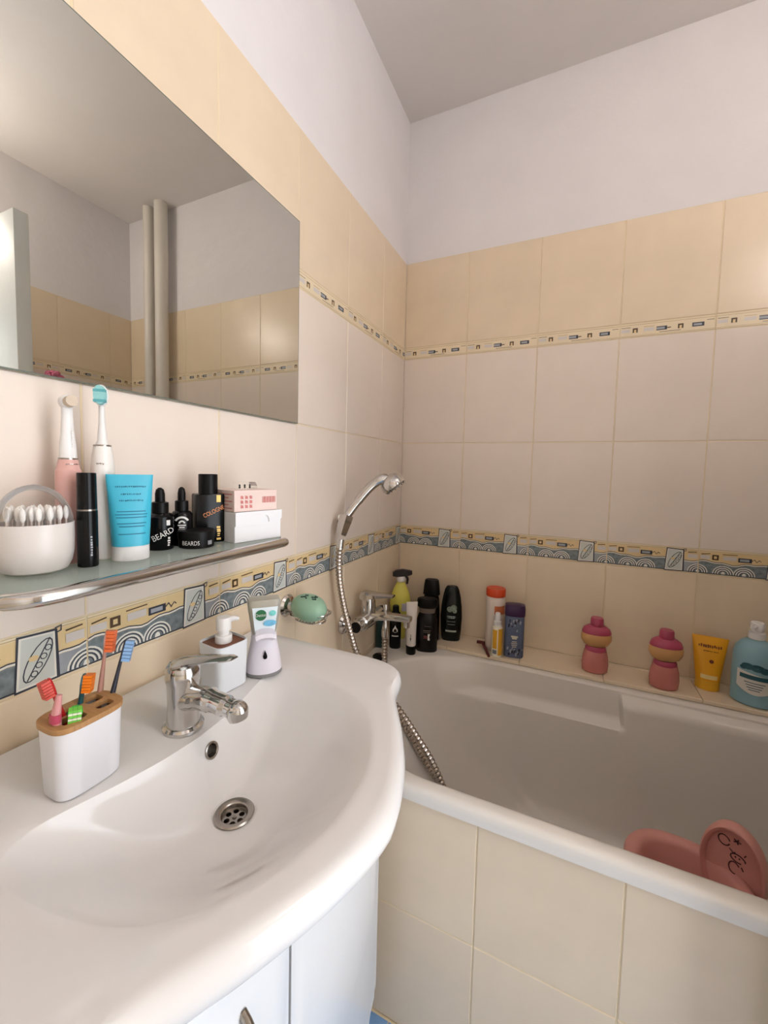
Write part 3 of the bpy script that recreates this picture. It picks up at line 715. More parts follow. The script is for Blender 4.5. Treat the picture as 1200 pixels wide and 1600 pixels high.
def brush(label, foot, head, bdir, mh, mb_, w=.0045, hl=.024, tilt=0., mrow=None, bl=.010):
    """manual toothbrush: foot and head are world points, bristles point along bdir"""
    F_, Hd = Vector(foot), Vector(head); ax = (Hd-F_).normalized(); b = Vector(bdir); b = (b-ax*b.dot(ax)).normalized(); sd = ax.cross(b)
    t = thing('toothbrush', label, 'toothbrush', foot, 0, 'toothbrushes in the holder')
    L_ = (Hd-F_).length; rings_ = []
    for u, wr, th in ((0, .9, .8), (.02, 1.1, .9), (.3, 1.25, 1.0), (.55, 1.1, .9), (.72, .62, .65), (.80, .6, .6), (.85, 1.1, .5), (.90, 1.35, .5), (.97, 1.2, .45), (1., .6, .35)):
        c = ax*(L_*u); rings_.append([c+sd*(w*wr*math.cos(a))+b*(w*.8*th*math.sin(a)) for a in [2*PI*k/14 for k in range(14)]])
    MB().loft(rings_).build('handle', mh, t)
    n = 6
    for k in range(n):
        c = ax*(L_-hl*(k+.6)/n); h_ = hl/n*.42; q = MB()
        for s_ in (-1, 0, 1):
            cc = c+sd*(s_*w*.78); bw = w*.36
            q.loft([[cc+ax*(i*h_)+sd*(j*bw)+b*zz for i, j in ((-1, -1), (1, -1), (1, 1), (-1, 1))] for zz in (.001, bl)])
        q.build('bristle_row', mb_ if not (mrow and k % 2) else mrow, t, smooth=0)
    return t
B = lambda n, c: mat(n, c, .4, var=.05)
brush('dusty pink toothbrush with orange bristles in the bamboo-lidded holder', (.118, -1.275, .843), (.110, -1.2495, .990), (.9, .55, -.1), B('brush_dusty', (176, 128, 112)), B('bristle_orange', (232, 112, 62)), .0040, .026)
brush('dark navy toothbrush with light blue bristles in the bamboo-lidded holder', (.128, -1.277, .843), (.131, -1.240, .978), (.75, .7, -.2), B('brush_navy', (38, 42, 56)), B('bristle_blue', (136, 176, 222)), .0042, .025)
brush('red toothbrush leaning back in the bamboo-lidded holder', (.127, -1.292, .843), (.108, -1.3135, .956), (-.1, -.9, .2), B('brush_red', (196, 34, 34)), B('bristle_red', (214, 70, 52)), .0050, .020)
brush('dark teal toothbrush with bright orange bristles in the holder', (.124, -1.302, .843), (.121, -1.2835, .951), (.75, .65, .1), B('brush_teal', (14, 78, 84)), B('bristle_amber', (242, 128, 24)), .0052, .020)
brush('short lime green toothbrush with white-striped bristles in the holder', (.142, -1.312, .843), (.147, -1.3075, .932), (.8, -.45, .3), B('brush_green', (60, 170, 60)), B('bristle_lime', (120, 214, 80)), .0052, .017, mrow=B('bristle_white', (226, 236, 206)))
pk = thing('toothbrush', 'small translucent pink toothbrush at the edge of the holder', 'toothbrush', (.141, -1.318, .843), 0, 'toothbrushes in the holder')
MB().tube([(0, 0, 0), (0, -.003, .05), (.0, -.006, .085), (0, -.002, .106)], [.0035, .004, .0058, .0032], seg=12, flat=.8).build('handle', mat('brush_rose', (214, 150, 150), .25, var=.05), pk)
MB().tube([(.0, -.0062, .078), (0, -.0062, .087)], [.0064, .0064], seg=12, flat=.8).build('collar', B('brush_magenta', (186, 70, 96)), pk)
# --- soap dispenser
t = thing('soap_dispenser', 'white square soap dispenser with dark wood top and pump beside the tap', 'dispenser', (.118, -1.067, ZD+.0003), face(.118, -1.067)-.15+PI/4)
def sq(a, z, p=5.0, n=60): return so(a, a, z, p, n)
MB().loft([sq(.0265, 0), sq(.0285, .002), sq(.0305, .074), sq(.03, .076), sq(.0285, .076), sq(.028, .070)]).build('body', mat('disp_white', (222, 226, 230), .4, var=.006), t)
MB().loft([sq(.0281, .070), sq(.0281, .0725)]).build('wood_top', wood_d, t, smooth=30)
MB().lathe([(.0125, .0722), (.0135, .0735), (.0135, .084), (.0125, .085)], seg=28).build('collar', white_pl, t)
pu = MB().lathe([(.0085, .085), (.0085, .093), (.0118, .0935), (.0118, .112), (.0105, .1145), (.001, .115)], seg=28)
a_ = -PI/4+.85
pu.tube([(.006*math.cos(a_), .006*math.sin(a_), .1075), (.022*math.cos(a_), .022*math.sin(a_), .1055), (.03*math.cos(a_), .03*math.sin(a_), .1025)], [.005, .0043, .0036], seg=12)
pu.build('pump', white_pl, t)
# --- automatic dispenser
t = thing('automatic_dispenser', 'white no-touch hand wash dispenser with clear refill on the washbasin', 'dispenser', (.148, -1.003, ZD+.0003), face(.148, -1.003)+.1)
lav = mat('lavender_white', (228, 224, 234), .35, var=.006)
MB().lathe([(.031, 0), (.032, .002), (.031, .006)], seg=36, sy=.8).build('base', mat('base_grey', (128, 128, 128), .4), t)
MB().lathe([(.031, .006), (.0305, .012), (.027, .035), (.0225, .058), (.0215, .07), (.0225, .077), (.021, .081), (.012, .083)], seg=36, sy=.8).build('housing', lav, t)
MB().loft([[(x*.75, -.008, z+.006), (x, -.033, z), (x*.95, -.036, z-.006), (x*.7, -.018, z-.016)] for x, z in ((-.0175, .078), (-.009, .0805), (0, .081), (.009, .0805), (.0175, .078))]).build('nozzle_hood', lav, t)
fn = lambda x, y: (x, -.8*(.0305-.0000)+.0052*(y/.03)-.0005+.35*x*x/.03, y)
dp = [(0, .047), (.0022, .042), (.0036, .0375), (.003, .0338), (0, .0322), (-.003, .0338), (-.0036, .0375), (-.0022, .042)]
MB().loft([[(x, -.0222-.0012, z) for x, z in dp], [(x, -.0195, z) for x, z in dp]]).build('drop_emblem', black_pl, t)
rf = MB().loft([so(.0195, .0125, .070, 4), so(.0225, .015, .082, 4), so(.0275, .0165, .116, 4), so(.0285, .0165, .128, 4), so(.026, .0145, .1335, 4), so(.01, .006, .1345, 4)]).build('refill_bottle', frost_pl, t)
MB().loft([[(x*k, -.0145-.0027*min(1, (z-.072)/.035), z) for x, z, k in ((-.0165, .078, 1), (.0165, .078, 1), (.0215, .122, 1), (-.0215, .122, 1))], [(x*k, -.0155-.0027*min(1, (z-.072)/.035), z) for x, z, k in ((-.0165, .078, 1), (.0165, .078, 1), (.0215, .122, 1), (-.0215, .122, 1))]]).build('label', mat('label_pale', (226, 238, 244), .5), rf)
lp = lambda x, y: (x, -.0188, .1+y)
mb = MB().add([lp(-.007+.0095*math.cos(a), .009+.0095*math.sin(a)) for a in [2*PI*i/24 for i in range(24)]], [list(range(24))]); mb.build('logo_disc', mat('logo_green', (30, 104, 62), .5), rf, smooth=0)
text('lettering', 'Dettol', .0072, inkw, rf, lambda x, y: (x-.007, -.0191, .109+y))
mb = MB().add([lp(.008+.011*math.cos(a), -.006+.0055*math.sin(a)) for a in [2*PI*i/20 for i in range(20)]], [list(range(20))]); mb.build('label_splash', mat('label_blue', (110, 182, 218), .5, var=.15, scale=200), rf, smooth=0)
mb = MB().add([lp(.0125+.006*math.cos(a), .011+.005*math.sin(a)) for a in [2*PI*i/20 for i in range(20)]], [list(range(20))]); mb.build('label_leaf', mat('label_mint', (120, 206, 200), .5, var=.15, scale=200), rf, smooth=0)
# ------------------------------------------------------------------ soap dish and soap
t = thing('soap_dish', 'chrome wire soap dish fixed to the tiled wall', 'soap dish', (0, -.748, .845))
MB().lathe([(.027, .0005), (.028, .004), (.023, .010), (.012, .012), (.010, .022)], o=(0, 0, .012), d=(1, 0, 0), seg=32).build('wall_rosette', chrome, t)
lp_ = [(.066+.052*math.cos(a), .010+.038*math.sin(a), .0+.006*math.cos(a)) for a in [2*PI*i/40 for i in range(41)]]
lo = [(.066+.040*math.cos(a), .010+.027*math.sin(a), -.016) for a in [2*PI*i/40 for i in range(41)]]
MB().tube(lp_, .0024, seg=8, caps=False).tube(lo, .0016, seg=8, caps=False).tube([(.012, .0, .012), (.02, .004, .004), (.03, .01, -.012)], .003, seg=8).build('wire_rim', chrome, t)
for k in range(9):
    x = .066-.040+.080*(k+.5)/9; hw = .027*math.sqrt(max(0, 1-((x-.066)/.040)**2)); hw2 = .038*math.sqrt(max(0, 1-((x-.066)/.052)**2))
    MB().tube([(x, .010-hw2, .003), (x, .010-hw, -.016), (x, .010+hw, -.016), (x, .010+hw2, .003)], .0013, seg=6).build('wire', chrome, t)
so_ = thing('soap_bar', 'pale green oval soap bar with dark leaf marks in the wire dish', 'soap', (.064, -.742, .836))
so_.rotation_euler = (.22, .12, 0)
gsoap = mat('green_soap', (146, 184, 156), .4, var=.03)
MB().lathe([(.012, 0), (.029, .003), (.039, .012), (.043, .024), (.042, .032), (.037, .043), (.027, .051), (.013, .0545), (.001, .055)], seg=36, sx=1.1, sy=.84).build('bar', gsoap, so_)
mb = MB(); si = lambda x, y: (x, y, .0562-(x*x+y*y)*6)
for pts in ([(-.012, -.004), (-.005, -.001), (-.001, -.005)], [(-.008, .003), (-.003, .004)], [(.004, .002), (.010, .005), (.013, .001), (.008, -.002)], [(.007, .008), (.012, .008)]):
    mb.tube([si(q[0]*1.5, q[1]*1.5) for q in pts], .0019, seg=6)
mb.build('leaf_mark', mat('soap_mark', (40, 66, 60), .6), so_)
# ------------------------------------------------------------------ shower and bath mixer
t = thing('hand_shower', 'chrome hand shower hung in its wall holder', 'shower', (0, 0, 0))
HB = Vector((.060, -.572, 1.05))
MB().tube(spline([(.036, -.544, 1.011), (.039, -.530, 1.047), (.045, -.515, 1.070), (.066, -.498, 1.108), (.097, -.480, 1.150), (.124, -.466, 1.172), (.138, -.458, 1.173)], 6), [.0105]*8+[.0115]*10+[.013]*10+[.015]*9, seg=18).build('handle', chrome, t)
hdn = Vector((.55, .30, -.78))
hc_ = Vector((.147, -.452, 1.167))
MB().lathe([(.013, -.018), (.024, -.013), (.034, -.003), (.0375, .008), (.0375, .017), (.034, .020)], o=hc_, d=hdn, seg=32).build('head', chrome, t)
MB().lathe([(.0335, .0198), (.0335, .0235), (.027, .0245), (.001, .0245)], o=hc_, d=hdn, seg=32).build('spray_face', mat('spray_grey', (120, 118, 116), .35, .6), t)
nz = MB(); Rm = rot_to(hdn)
for k in range(14):
    a = 2*PI*k/14; nz.lathe([(.0016, 0), (.0012, .003)], o=hc_+Rm @ Vector((.0295*math.cos(a), .0295*math.sin(a), .0235)), d=hdn, seg=8)
nz.build('nozzle_ring', black_mt, t)
t = thing('shower_holder', 'chrome angled wall bracket holding the hand shower', 'bracket', (0, -.490, 1.045))
MB().lathe([(.017, .0006), (.017, .006), (.011, .01), (.010, .022)], d=(1, -.7, 0)).build('wall_mount', chrome, t)
hd_ = Vector((.10, .36, .92)).normalized(); ho = Vector((.036, -.050, -.025))
MB().lathe([(.016, -.012), (.018, -.006), (.0225, .034), (.0225, .046), (.0195, .047)], o=ho, d=hd_, seg=6).build('socket', chrome, t, smooth=15)
# mixer
t = thing('bath_mixer', 'chrome wall-mounted bath mixer with lever and long flat spout', 'tap', (0, -.388, .715))
for dy in (-.072, .075): MB().lathe([(.032, .0005), (.033, .004), (.028, .012), (.014, .016), (.013, .04)], o=(0, dy, 0), d=(1, 0, 0), seg=32).build('wall_rosette', chrome, t)
MB().lathe([(.018, -.085), (.020, -.078), (.020, -.055), (.0245, -.05), (.0255, 0), (.0245, .05), (.020, .055), (.020, .082)], o=(.052, 0, 0), d=(0, 1, 0), seg=28).build('body', chrome, t)
MB().lathe([(.0165, .0), (.0165, .002), (.001, .0025)], o=(.052, -.085, 0), d=(0, -1, 0), seg=24).build('end_cap', black_mt, t)
MB().lathe([(.023, .01), (.0235, .045), (.022, .062), (.02, .07)], o=(.052, 0, 0), seg=28).build('cartridge', chrome, t)
MB().loft([[(x, s_*w, z+q) for s_, q in ((-1, 0), (-1, th*.7), (-.7, th), (.7, th), (1, th*.7), (1, 0))] for x, w, z, th in ((.026, .018, .064, .018), (.034, .022, .066, .024), (.06, .022, .07, .02), (.09, .017, .077, .013), (.12, .014, .082, .009), (.14, .012, .084, .007))]).build('lever', chrome, t)
MB().loft([[(x, s_*w, z+q*th) for s_, q in ((-1, -.4), (-.8, -1), (.8, -1), (1, -.4), (1, .4), (.8, 1), (-.8, 1), (-1, .4))] for x, w, z, th in ((.06, .017, .012, .013), (.09, .016, .016, .011), (.13, .015, .021, .009), (.18, .0145, .0235, .0085), (.20, .012, .0235, .007))]).build('spout', chrome, t, smooth=50)
MB().lathe([(.010, .0), (.0105, .02), (.009, .021)], o=(.186, 0, -.003), seg=20).build('aerator', chrome, t)
MB().lathe([(.0055, .0), (.0055, .012), (.008, .013), (.008, .03), (.007, .0315)], o=(.113, 0, .027), seg=20).build('diverter_knob', chrome, t)
MB().lathe([(.0095, -.026), (.0095, -.004), (.008, .0), (.008, .012)], o=(.113, 0, .0), seg=16).build('hose_outlet', chrome, t)
# hose
hs = spline([(.113, -.388, .690), (.1125, -.386, .64), (.113, -.384, .58), (.125, -.39, .50), (.18, -.40, .42), (.28, -.42, .31), (.40, -.44, .215), (.50, -.475, .165), (.53, -.53, .152), (.49, -.575, .165), (.42, -.573, .26), (.375, -.565, .36), (.335, -.56, .43), (.29, -.557, .485), (.225, -.55, .55), (.145, -.538, .60), (.085, -.523, .659), (.062, -.525, .72), (.050, -.534, .775), (.041, -.546, .84), (.037, -.554, .895), (.035, -.553, .95), (.036, -.545, 1.0)], 24)
pts = []; acc = 0.; last = hs[0]; step = .0036; pts.append(hs[0])
for q in hs[1:]:
    d = (q-last).length
    while acc+d >= step:
        k = (step-acc)/d; last = last.lerp(q, k); pts.append(last.copy()); d = (q-last).length; acc = 0.
    acc += d; last = q
rr = [(.0098 if (i % 3) else .0072) for i in range(len(pts))]
ho_ = thing('shower_hose', 'ribbed chrome shower hose looping through the bathtub', 'hose', (0, 0, 0))
MB().tube(pts, rr, seg=10).build('hose', mat('hose_chrome', (176, 166, 156), .22, 1., var=.05), ho_, smooth=25)
for q0, q1 in ((pts[0], pts[6]), (pts[-8], pts[-1])): MB().tube([q0, q1], .0112, seg=12).build('hose_nut', chrome, ho_)
# ------------------------------------------------------------------ bottles in the bath corner
ZT = RT+.0004
t = thing('spray_bottle', 'yellow cleaner spray bottle with dark trigger head in the bath corner', 'bottle', (.054, -.112, ZT), .45)
yb = mat('yellow_cleaner', (230, 222, 104), .3, var=.06); bk = mat('spray_black', (36, 26, 26), .35)
MB().lathe([(.021, 0), (.0225, .004), (.022, .06), (.026, .085), (.038, .105), (.04, .14), (.036, .17), (.026, .197), (.016, .215), (.0135, .225)], seg=32, sy=.62).build('bottle', yb, t)
MB().lathe([(.015, .222), (.0165, .226), (.0165, .238), (.013, .243)], seg=24).build('collar', white_pl, t)
hb = MB().loft([[(x, s_*w, z+q) for s_, q in ((-1, 0), (1, 0), (1, th*.8), (.6, th), (-.6, th), (-1, th*.8))] for x, w, z, th in ((-.032, .011, .243, .014), (-.02, .014, .241, .024), (.005, .014, .243, .026), (.03, .0115, .246, .02), (.042, .009, .250, .014))])
hb.build('trigger_head', bk, t)
MB().tube([(.018, 0, .246), (.026, 0, .232), (.024, 0, .212)], [.006, .005, .004], seg=10).build('trigger', bk, t)
MB().loft([[(x, s_*.0155, z) for s_ in (-1, 1) for x, z in (((-.03, .246), (-.015, .262)) if s_ < 0 else ((-.015, .262), (-.03, .246)))]], cap0=False).build('red_mark', mat('red_plastic', (168, 34, 36), .4), t) if False else None
mb = MB(); fn = on_oval(.0412, .0412*.62, 0); patch(mb, fn, .004, .034, .112, .142); mb.build('label', mat('lilac_label', (188, 184, 196), .5, var=.15, scale=70), t)
t = thing('tall_tube', 'dark green bottle standing behind the bath mixer', 'bottle', (.026, -.222, ZT), .5)
dg_ = mat('bottle_green', (12, 52, 50), .3)
MB().lathe([(.018, 0), (.0205, .003), (.021, .09), (.018, .12), (.011, .13)], seg=28, sy=.65).build('bottle', dg_, t)
MB().lathe([(.012, .128), (.012, .15), (.01, .152)], seg=24).build('cap', black_pl, t)
t = thing('shower_gel', 'slim black bottle with white drop emblem below the mixer spout', 'bottle', (.074, -.205, ZT), .35)
MB().lathe([(.018, 0), (.0205, .003), (.021, .11), (.018, .128), (.011, .138)], seg=28, sy=.65).build('bottle', black_pl, t)
MB().lathe([(.012, .136), (.012, .155), (.01, .157)], seg=24).build('cap', black_mt, t)
fn = on_oval(.021, .021*.65, .068); mb = MB()
mb.add([fn(x, y) for x, y in ((0, .02), (.004, .011), (.009, .004), (.009, -.004), (.0, -.008), (-.009, -.004), (-.009, .004), (-.004, .011))], [list(range(8))])
patch(mb, fn, -.012, .012, -.022, -.018); mb.build('drop_emblem', inkw, t)
t = thing('toothpaste_tube', 'narrow white tube standing on its black cap on the bath edge', 'tube', (.142, -.222, ZT), .6)
MB().lathe([(.0165, 0), (.0175, .002), (.0175, .03), (.016, .032)], seg=24).build('cap', black_pl, t)
rings_ = []
for i in range(9):
    u = i/8; ww = .0165+.004*u; tt = .0165*(1-u)**.7+.001
    rings_.append([(ww*math.cos(a), tt*math.sin(a), .031+.155*u) for a in [2*PI*k/24 for k in range(24)]])
MB().loft(rings_).build('tube', mat('tube_white', (232, 224, 216), .4, var=.01), t)
scribble('lettering', ink, t, lambda x, y: (x, -.0172+.0008*y/.03, y), -.008, -.003, .05, .075, 5, True)
def flat_bottle(name, label, loc, rz, w, h, th, prof, mbody, cap=None, capm=None):
    t = thing(name, label, 'bottle', loc, rz)
    MB().lathe([(w/2*r, h*z) for r, z in prof], seg=36, sy=th/w, p=2.5).build('bottle', mbody, t)
    if cap: MB().lathe([(w/2*r, h*z) for r, z in cap], seg=32, sy=th/w, p=2.5).build('cap', capm, t)
    return t
bs = mat('black_shampoo', (12, 9, 10), .22, spec=.3)
t = flat_bottle('shampoo_bottle', 'black shampoo bottle with clear neck and small red-white label', (.183, -.172, ZT), .3, .078, .19, .042, [(.9, 0), (.98, .02), (1, .3), (.97, .6), (.85, .68), (.72, .74)], bs)
MB().lathe([(.028, .1405), (.029, .148), (.03, .158)], seg=28, sy=.6).build('neck', mat('smoke_neck', (112, 98, 90), .25), t)
MB().lathe([(.029, .156), (.037, .164), (.0385, .178), (.036, .19), (.03, .193)], seg=32, sy=.58).build('cap', black_mt, t)
fn = on_oval(.039, .021, .0); mb = MB(); patch(mb, fn, .004, .019, .045, .068, 0); patch(mb, fn, -.012, .018, .078, .081, 1); patch(mb, fn, -.012, .016, .072, .074, 1); patch(mb, fn, -.008, .014, .094, .096, 1); patch(mb, fn, -.012, .003, .05, .062, 2)
mb.build('label', [inkw, mat('print_grey', (120, 110, 108), .5), mat('label_red', (96, 36, 36), .5)], t)
t = flat_bottle('shampoo_bottle', 'tall black bottle with wide cap behind the labelled shampoo', (.166, -.072, ZT), .2, .066, .235, .042, [(.9, 0), (.98, .02), (1, .3), (.97, .55), (.9, .68), (.82, .74)], bs, [(.8, .74), (.98, .76), (.9, .9), (.8, .985), (.7, 1.)], black_mt)
t = flat_bottle('shampoo_bottle', 'dark green-black shampoo bottle with pale lettering band on the ledge', (.244, -.066, .566), .25, .08, .206, .046, [(.8, 0), (.86, .015), (.95, .2), (1, .42), (.95, .62), (.82, .8), (.66, .93), (.52, .985), (.4, 1.)], mat('dark_green_bottle', (8, 14, 13), .2, spec=.3))
fn = on_oval(.0404, .0232, .0); mb = MB(); patch(mb, fn, -.026, .026, .088, .097, 0); patch(mb, fn, -.02, .02, .075, .0765, 0); patch(mb, fn, -.012, .014, .064, .0655, 0); patch(mb, fn, -.02, .02, .036, .043, 0)
mb.build('label', mat('pale_ink', (176, 186, 178), .5), t)
scribble('lettering', mat('dark_letter', (14, 22, 20), .5), t, lambda x, y: (lambda q: (q[0], q[1]-.0004, q[2]))(fn(x, y)), -.024, .024, .0895, .0955, 13)
mb = MB()
for cx, cz, r in ((-.006, .122, .011), (.008, .128, .012), (.012, .116, .008)): mb.add([fn(cx+r*math.cos(a), cz+r*math.sin(a)) for a in [2*PI*i/14 for i in range(14)]], [list(range(14))])
mb.build('leaf_print', mat('leaf_green', (132, 144, 128), .5, var=.35, scale=120), t, smooth=0)
# black sink stopper on the bath corner
t = thing('bath_plug', 'flat black rubber plug lying on the bath corner by the wall', 'plug', (.062, -.308, ZT), 0)
MB().lathe([(.024, 0), (.026, .002), (.026, .007), (.024, .009), (.016, .0095), (.001, .0095)], seg=32).build('disc', black_mt, t)
MB().tube([(.006*math.cos(a), 0, .011+.006*math.sin(a)) for a in [2*PI*i/16 for i in range(17)]], .0012, seg=6, caps=False).build('ring', steel, t)
# ------------------------------------------------------------------ things along the ledge
ZL = .566
orc = mat('orange_cap', (216, 74, 32), .4)
t = thing('tall_bottle', 'tall white bottle with orange screw cap on the ledge', 'bottle', (.405, -.072, ZL), .25)
MB().lathe([(.029, 0), (.031, .003), (.032, .12), (.033, .19), (.031, .196)], seg=30).build('bottle', mat('white_bottle', (232, 218, 206), .4, var=.01), t)
MB().lathe([(.0335, .195), (.034, .198), (.034, .219), (.032, .222), (.001, .2225)], seg=30).build('cap', orc, t)
mb = MB(); fn = on_oval(.0328, .0328, 0, .0006); patch(mb, fn, -.006, .03, .135, .165); mb.build('label', mat('label_orange', (206, 112, 70), .5, var=.1), t)
t = thing('sun_spray', 'small yellow and white spray bottle standing before the orange-capped one', 'bottle', (.423, -.128, ZL), .3)
MB().lathe([(.0165, 0), (.018, .002), (.018, .1), (.0155, .106), (.011, .108)], seg=26).build('bottle', mat('white_bottle2', (236, 228, 206), .4), t)
mb = MB(); fn = on_oval(.0181, .0181, 0); patch(mb, fn, -.0155, -.003, .03, .096); patch(mb, fn, .001, .0165, .008, .1); mb.build('label', mat('label_yellow', (230, 170, 40), .5, var=.06), t)
mb = MB(); patch(mb, fn, -.015, -.003, .012, .026); mb.build('label_grey', mat('label_grey', (120, 124, 130), .5), t)
MB().lathe([(.0125, .107), (.0125, .122), (.0095, .124), (.0092, .148), (.0075, .152)], seg=22).build('pump_cap', white_pl, t)
vio = mat('violet_cap', (58, 30, 72), .35)
t = thing('bath_tube', 'flat slate-blue bottle with violet cap on the ledge', 'bottle', (.476, -.102, ZL), .2)
MB().lathe([(.0305, 0), (.032, .003), (.032, .142), (.03, .146)], seg=30, sy=.6, p=3.2).build('bottle', mat('slate_tube', (88, 98, 124), .4, var=.12, scale=30), t)
MB().lathe([(.0325, .144), (.034, .147), (.034, .172), (.032, .182), (.025, .184)], seg=30, sy=.62, p=3.2).build('cap', vio, t)
fn = lambda x, y: (x, -.0196, y); mb = MB()
for k in range(26):
    a = random.uniform(-.026, .024); z = random.choice([random.uniform(.005, .03), random.uniform(.09, .135)]); l = random.uniform(.004, .012); g = random.uniform(.002, .006)
    mb.add([fn(a, z), fn(a+g, z-.001), fn(a+g+.002, z+l), fn(a+.001, z+l)], [[0, 1, 2, 3]], k % 2)
for z, w in ((.072, .011), (.066, .008)): patch(mb, fn, -w, w, z, z+.006, 2, 4)
for z, w in ((.056, .008), (.050, .01), (.044, .009), (.038, .007)): patch(mb, fn, -w, w, z, z+.0025, 2, 4)
mb.build('print', [mat('print_night', (34, 30, 48), .5), mat('print_mist', (150, 156, 170), .5), mat('print_cream', (214, 206, 188), .5)], t, smooth=0)
# razor
t = thing('razor', 'dark red razor lying on the ledge beside the orange-capped bottle', 'razor', (.372, -.105, ZL+.004), 0)
rz_ = mat('razor_red', (92, 28, 28), .35)
MB().tube(spline([(.03, -.05, 0), (.018, -.02, .003), (.004, .012, .004), (-.006, .03, .008)], 6), .005, seg=10).build('handle', rz_, t)
MB().box(-.028, .014, .028, .038, .004, .014, bev=.002).build('blade_head', rz_, t)
# two pink bubble-bath bottles (plain, no figure)
pinkb = mat('pink_liquid', (198, 122, 114), .25, var=.06, scale=30); pinkc = mat('rose_cap', (176, 70, 96), .35); tan = mat('tan_plastic', (208, 158, 104), .4, var=.08)
def bubble(label, loc, rz):
    t = thing('bubble_bath_bottle', label, 'bottle', loc, rz)
    MB().lathe([(.032, 0), (.037, .004), (.039, .025), (.037, .05), (.032, .07), (.027, .08), (.026, .084)], seg=32, sy=.72).build('body', pinkb, t)
    MB().lathe([(.028, .066), (.031, .07), (.031, .078), (.027, .084)], seg=32, sy=.78).build('collar', pinkc, t)
    MB().lathe([(.024, .082), (.036, .09), (.0445, .105), (.045, .119), (.039, .134), (.030, .142)], seg=32, sy=.62).build('upper_body', tan, t)
    MB().lathe([(.0425, .126), (.043, .13), (.038, .142), (.027, .15), (.019, .153)], seg=32, sy=.66).build('rim', pinkc, t)
    MB().lathe([(.0185, .151), (.0195, .154), (.0185, .172), (.0165, .176), (.001, .1765)], seg=28).build('cap', pinkc, t)
    return t
bubble('small pink bubble bath bottle with rounded tan top beside the blank ledge stretch', (.727, -.092, ZL), .15)
bubble('small pink bubble bath bottle with rounded tan top beside the yellow tube', (.911, -.108, ZL), .1)
# yellow sunscreen
sunm = mat('sun_yellow', (240, 170, 28), .4, var=.02)
t, fn = squeeze_tube('sunscreen_tube', 'yellow-orange sunscreen tube standing on its cap on the ledge', 'tube', (1.030, -.052, ZL), -.1, .088, .158, .048, .030, sunm, mat('sun_cap', (236, 176, 44), .35), .06)
brn = mat('brown_ink', (120, 62, 22), .6)
scribble('lettering', brn, t, fn, -.028, .028, .126, .136, 11)
scribble('subtitle_print', brn, t, fn, -.016, .020, .115, .1185, 9)
mb = MB(); mb.add([fn(.004+.0055*math.cos(a), .088+.0055*math.sin(a)) for a in [2*PI*i/14 for i in range(14)]], [list(range(14))]); mb.build('emblem', brn, t, smooth=0)
mb = MB(); patch(mb, fn, -.02, .02, .036, .048); mb.build('label', mat('label_cream', (242, 214, 140), .5), t)
# blue pump bottle
t = thing('pump_bottle', 'large pale blue pump bottle with white label at the end of the ledge', 'bottle', (1.122, -.094, ZL), -.35)
MB().lathe([(.042, 0), (.048, .004), (.049, .06), (.049, .135), (.045, .158), (.032, .176), (.019, .184), (.0175, .187)], seg=36, sy=.72).build('bottle', mat('pale_blue', (138, 178, 190), .3, var=.03), t)
MB().lathe([(.0185, .186), (.0185, .204), (.013, .206), (.013, .212)], seg=26).build('collar', white_pl, t)
MB().lathe([(.016, .212), (.0165, .228), (.014, .232), (.001, .2325)], seg=26).tube([(0, 0, .223), (-.006, -.02, .2225), (-.009, -.03, .219)], [.0075, .0065, .005], seg=12).build('pump', white_pl, t)
fn = on_oval(.0494, .0494*.72, 0, .0008); mb = MB()
pts = [(-.034, .095), (-.02, .105), (.01, .1), (.025, .092), (.036, .084), (.036, .045), (.02, .036), (-.01, .038), (-.028, .05), (-.035, .07)]
for i in range(len(pts)): pass
for i in range(12):
    x0, x1 = -.034+.07*i/12, -.034+.07*(i+1)/12
    top = lambda x: .1-.012*((x+.034)/.07); bot = lambda x: .036+18*(x-.006)**2*.6
    mb.add([fn(x0, bot(x0)), fn(x1, bot(x1)), fn(x1, top(x1)), fn(x0, top(x0))], [[0, 1, 2, 3]])
mb.build('label', mat('label_offwhite', (224, 220, 210), .5), t)
fn2 = on_oval(.0494, .0494*.72, 0, .0013); mb = MB()
patch(mb, fn2, -.028, .034, .078, .09, 0, 10)
for cx, cz, rx, rz2 in ((-.012, .113, .014, .009), (.008, .112, .016, .010), (.024, .108, .011, .009), (-.022, .108, .007, .006)): mb.add([fn2(max(-.047, min(.047, cx+rx*math.cos(a))), cz+rz2*math.sin(a)) for a in [2*PI*i/16 for i in range(16)]], [list(range(16))])
for z, w in ((.068, .022), (.061, .018), (.054, .016), (.048, .012)): patch(mb, fn2, -w+.004, w+.004, z, z+.002, 0, 6)
mb.build('label_print', mat('teal_print', (38, 86, 98), .5), t, smooth=0)
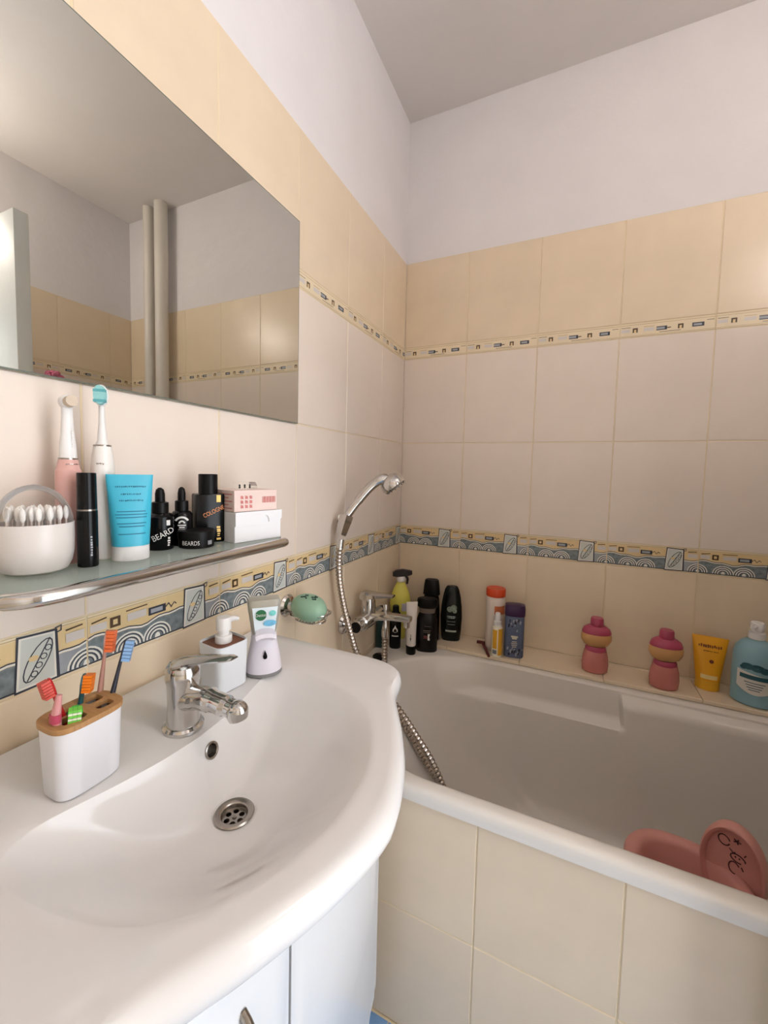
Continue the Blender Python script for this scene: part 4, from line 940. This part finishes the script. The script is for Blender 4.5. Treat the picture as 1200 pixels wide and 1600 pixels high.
# ------------------------------------------------------------------ pink potty in the tub
pp = mat('potty_pink', (222, 158, 148), .4, var=.015)
t = thing('child_potty', 'pink plastic child potty with rounded backrest standing in the bathtub', 'potty', (.884, -.570, .1325), math.radians(-6))
rim = []
def ovr(ax, ay, z, cx=0., p=2.4, n=44):
    return [(x+cx, y, zz) for x, y, zz in so(ax, ay, z, p, n)]
MB().loft([ovr(a, b, z) for a, b, z in ((.085, .085, 0), (.09, .09, .005), (.082, .08, .06), (.088, .085, .18), (.10, .098, .214), (.109, .107, .22), (.113, .110, .227), (.113, .110, .241), (.108, .105, .249), (.097, .095, .2515), (.087, .085, .249), (.081, .079, .239), (.072, .07, .12), (.05, .045, .09))]).build('seat', pp, t, smooth=50)
bk_ = []
rb = []
def shield(k, y, zc=.26, rx=.056, rz=.092, n=40):
    return [(.075+rx*k*math.cos(a)*1., y, zc+rz*k*math.sin(a)) for a in [2*PI*i/n for i in range(n)]]
sh_ = MB().loft([shield(.90, .022), shield(.98, .016), shield(1., .006), shield(.98, -.006), shield(.93, -.010), shield(.86, -.008), shield(.80, .0)])
bo_ = sh_.build('backrest', pp, t, smooth=60); bo_.rotation_euler = (0, 0, math.radians(-25)); bo_.location = (.012, .088, 0)
mb = MB(); yy = -.0006
def dr(pts, r=.0016): mb.tube([(x*.8+.068, yy, z*.62+.285) for x, z in pts], r*.7, seg=6)
dr(ell(-.012, .040, .012, .017, .3, 2*PI-.3, 14)); dr(ell(.018, .002, .015, .013, 0, 5.2, 14)); dr(ell(.012, -.035, .011, .020, .6, 5.0, 12)); dr([(0, .022), (.008, .014), (.012, .018)])
for k in range(5): a = 2*PI*k/5; dr([(.014, .058), (.014+.008*math.cos(a), .058+.008*math.sin(a))], .0018)
dr([(.012, .006), (.014, .003)], .002); dr([(.02, .006), (.022, .003)], .002); dr([(.026, -.02), (.03, -.03)], .0015); dr([(.03, .02), (.033, .028)], .0015)
mb.build('bunny_print', mat('print_plum', (74, 36, 40), .6), bo_)
# pink hanging puff on the door wall (its top shows in the mirror)
t = thing('bath_puff', 'pink net bath puff hanging on the door wall', 'bath puff', (W-.02, -.415, 1.59))
mb = MB()
for k in range(26):
    a = k*2.4; z = 1-2*(k+.5)/26; r = math.sqrt(1-z*z); c = Vector((r*math.cos(a)*.03-.02, r*math.sin(a)*.035, z*.04)); mb.sphere(c, (.013, .015, .014), u=8, w=6)
mb.build('net', mat('puff_pink', (214, 120, 150), .8, var=.2, scale=200), t)
MB().tube([(.0, 0, .04), (.008, 0, .062), (.019, 0, .07)], .0015, seg=6).build('cord', white_pl, t)
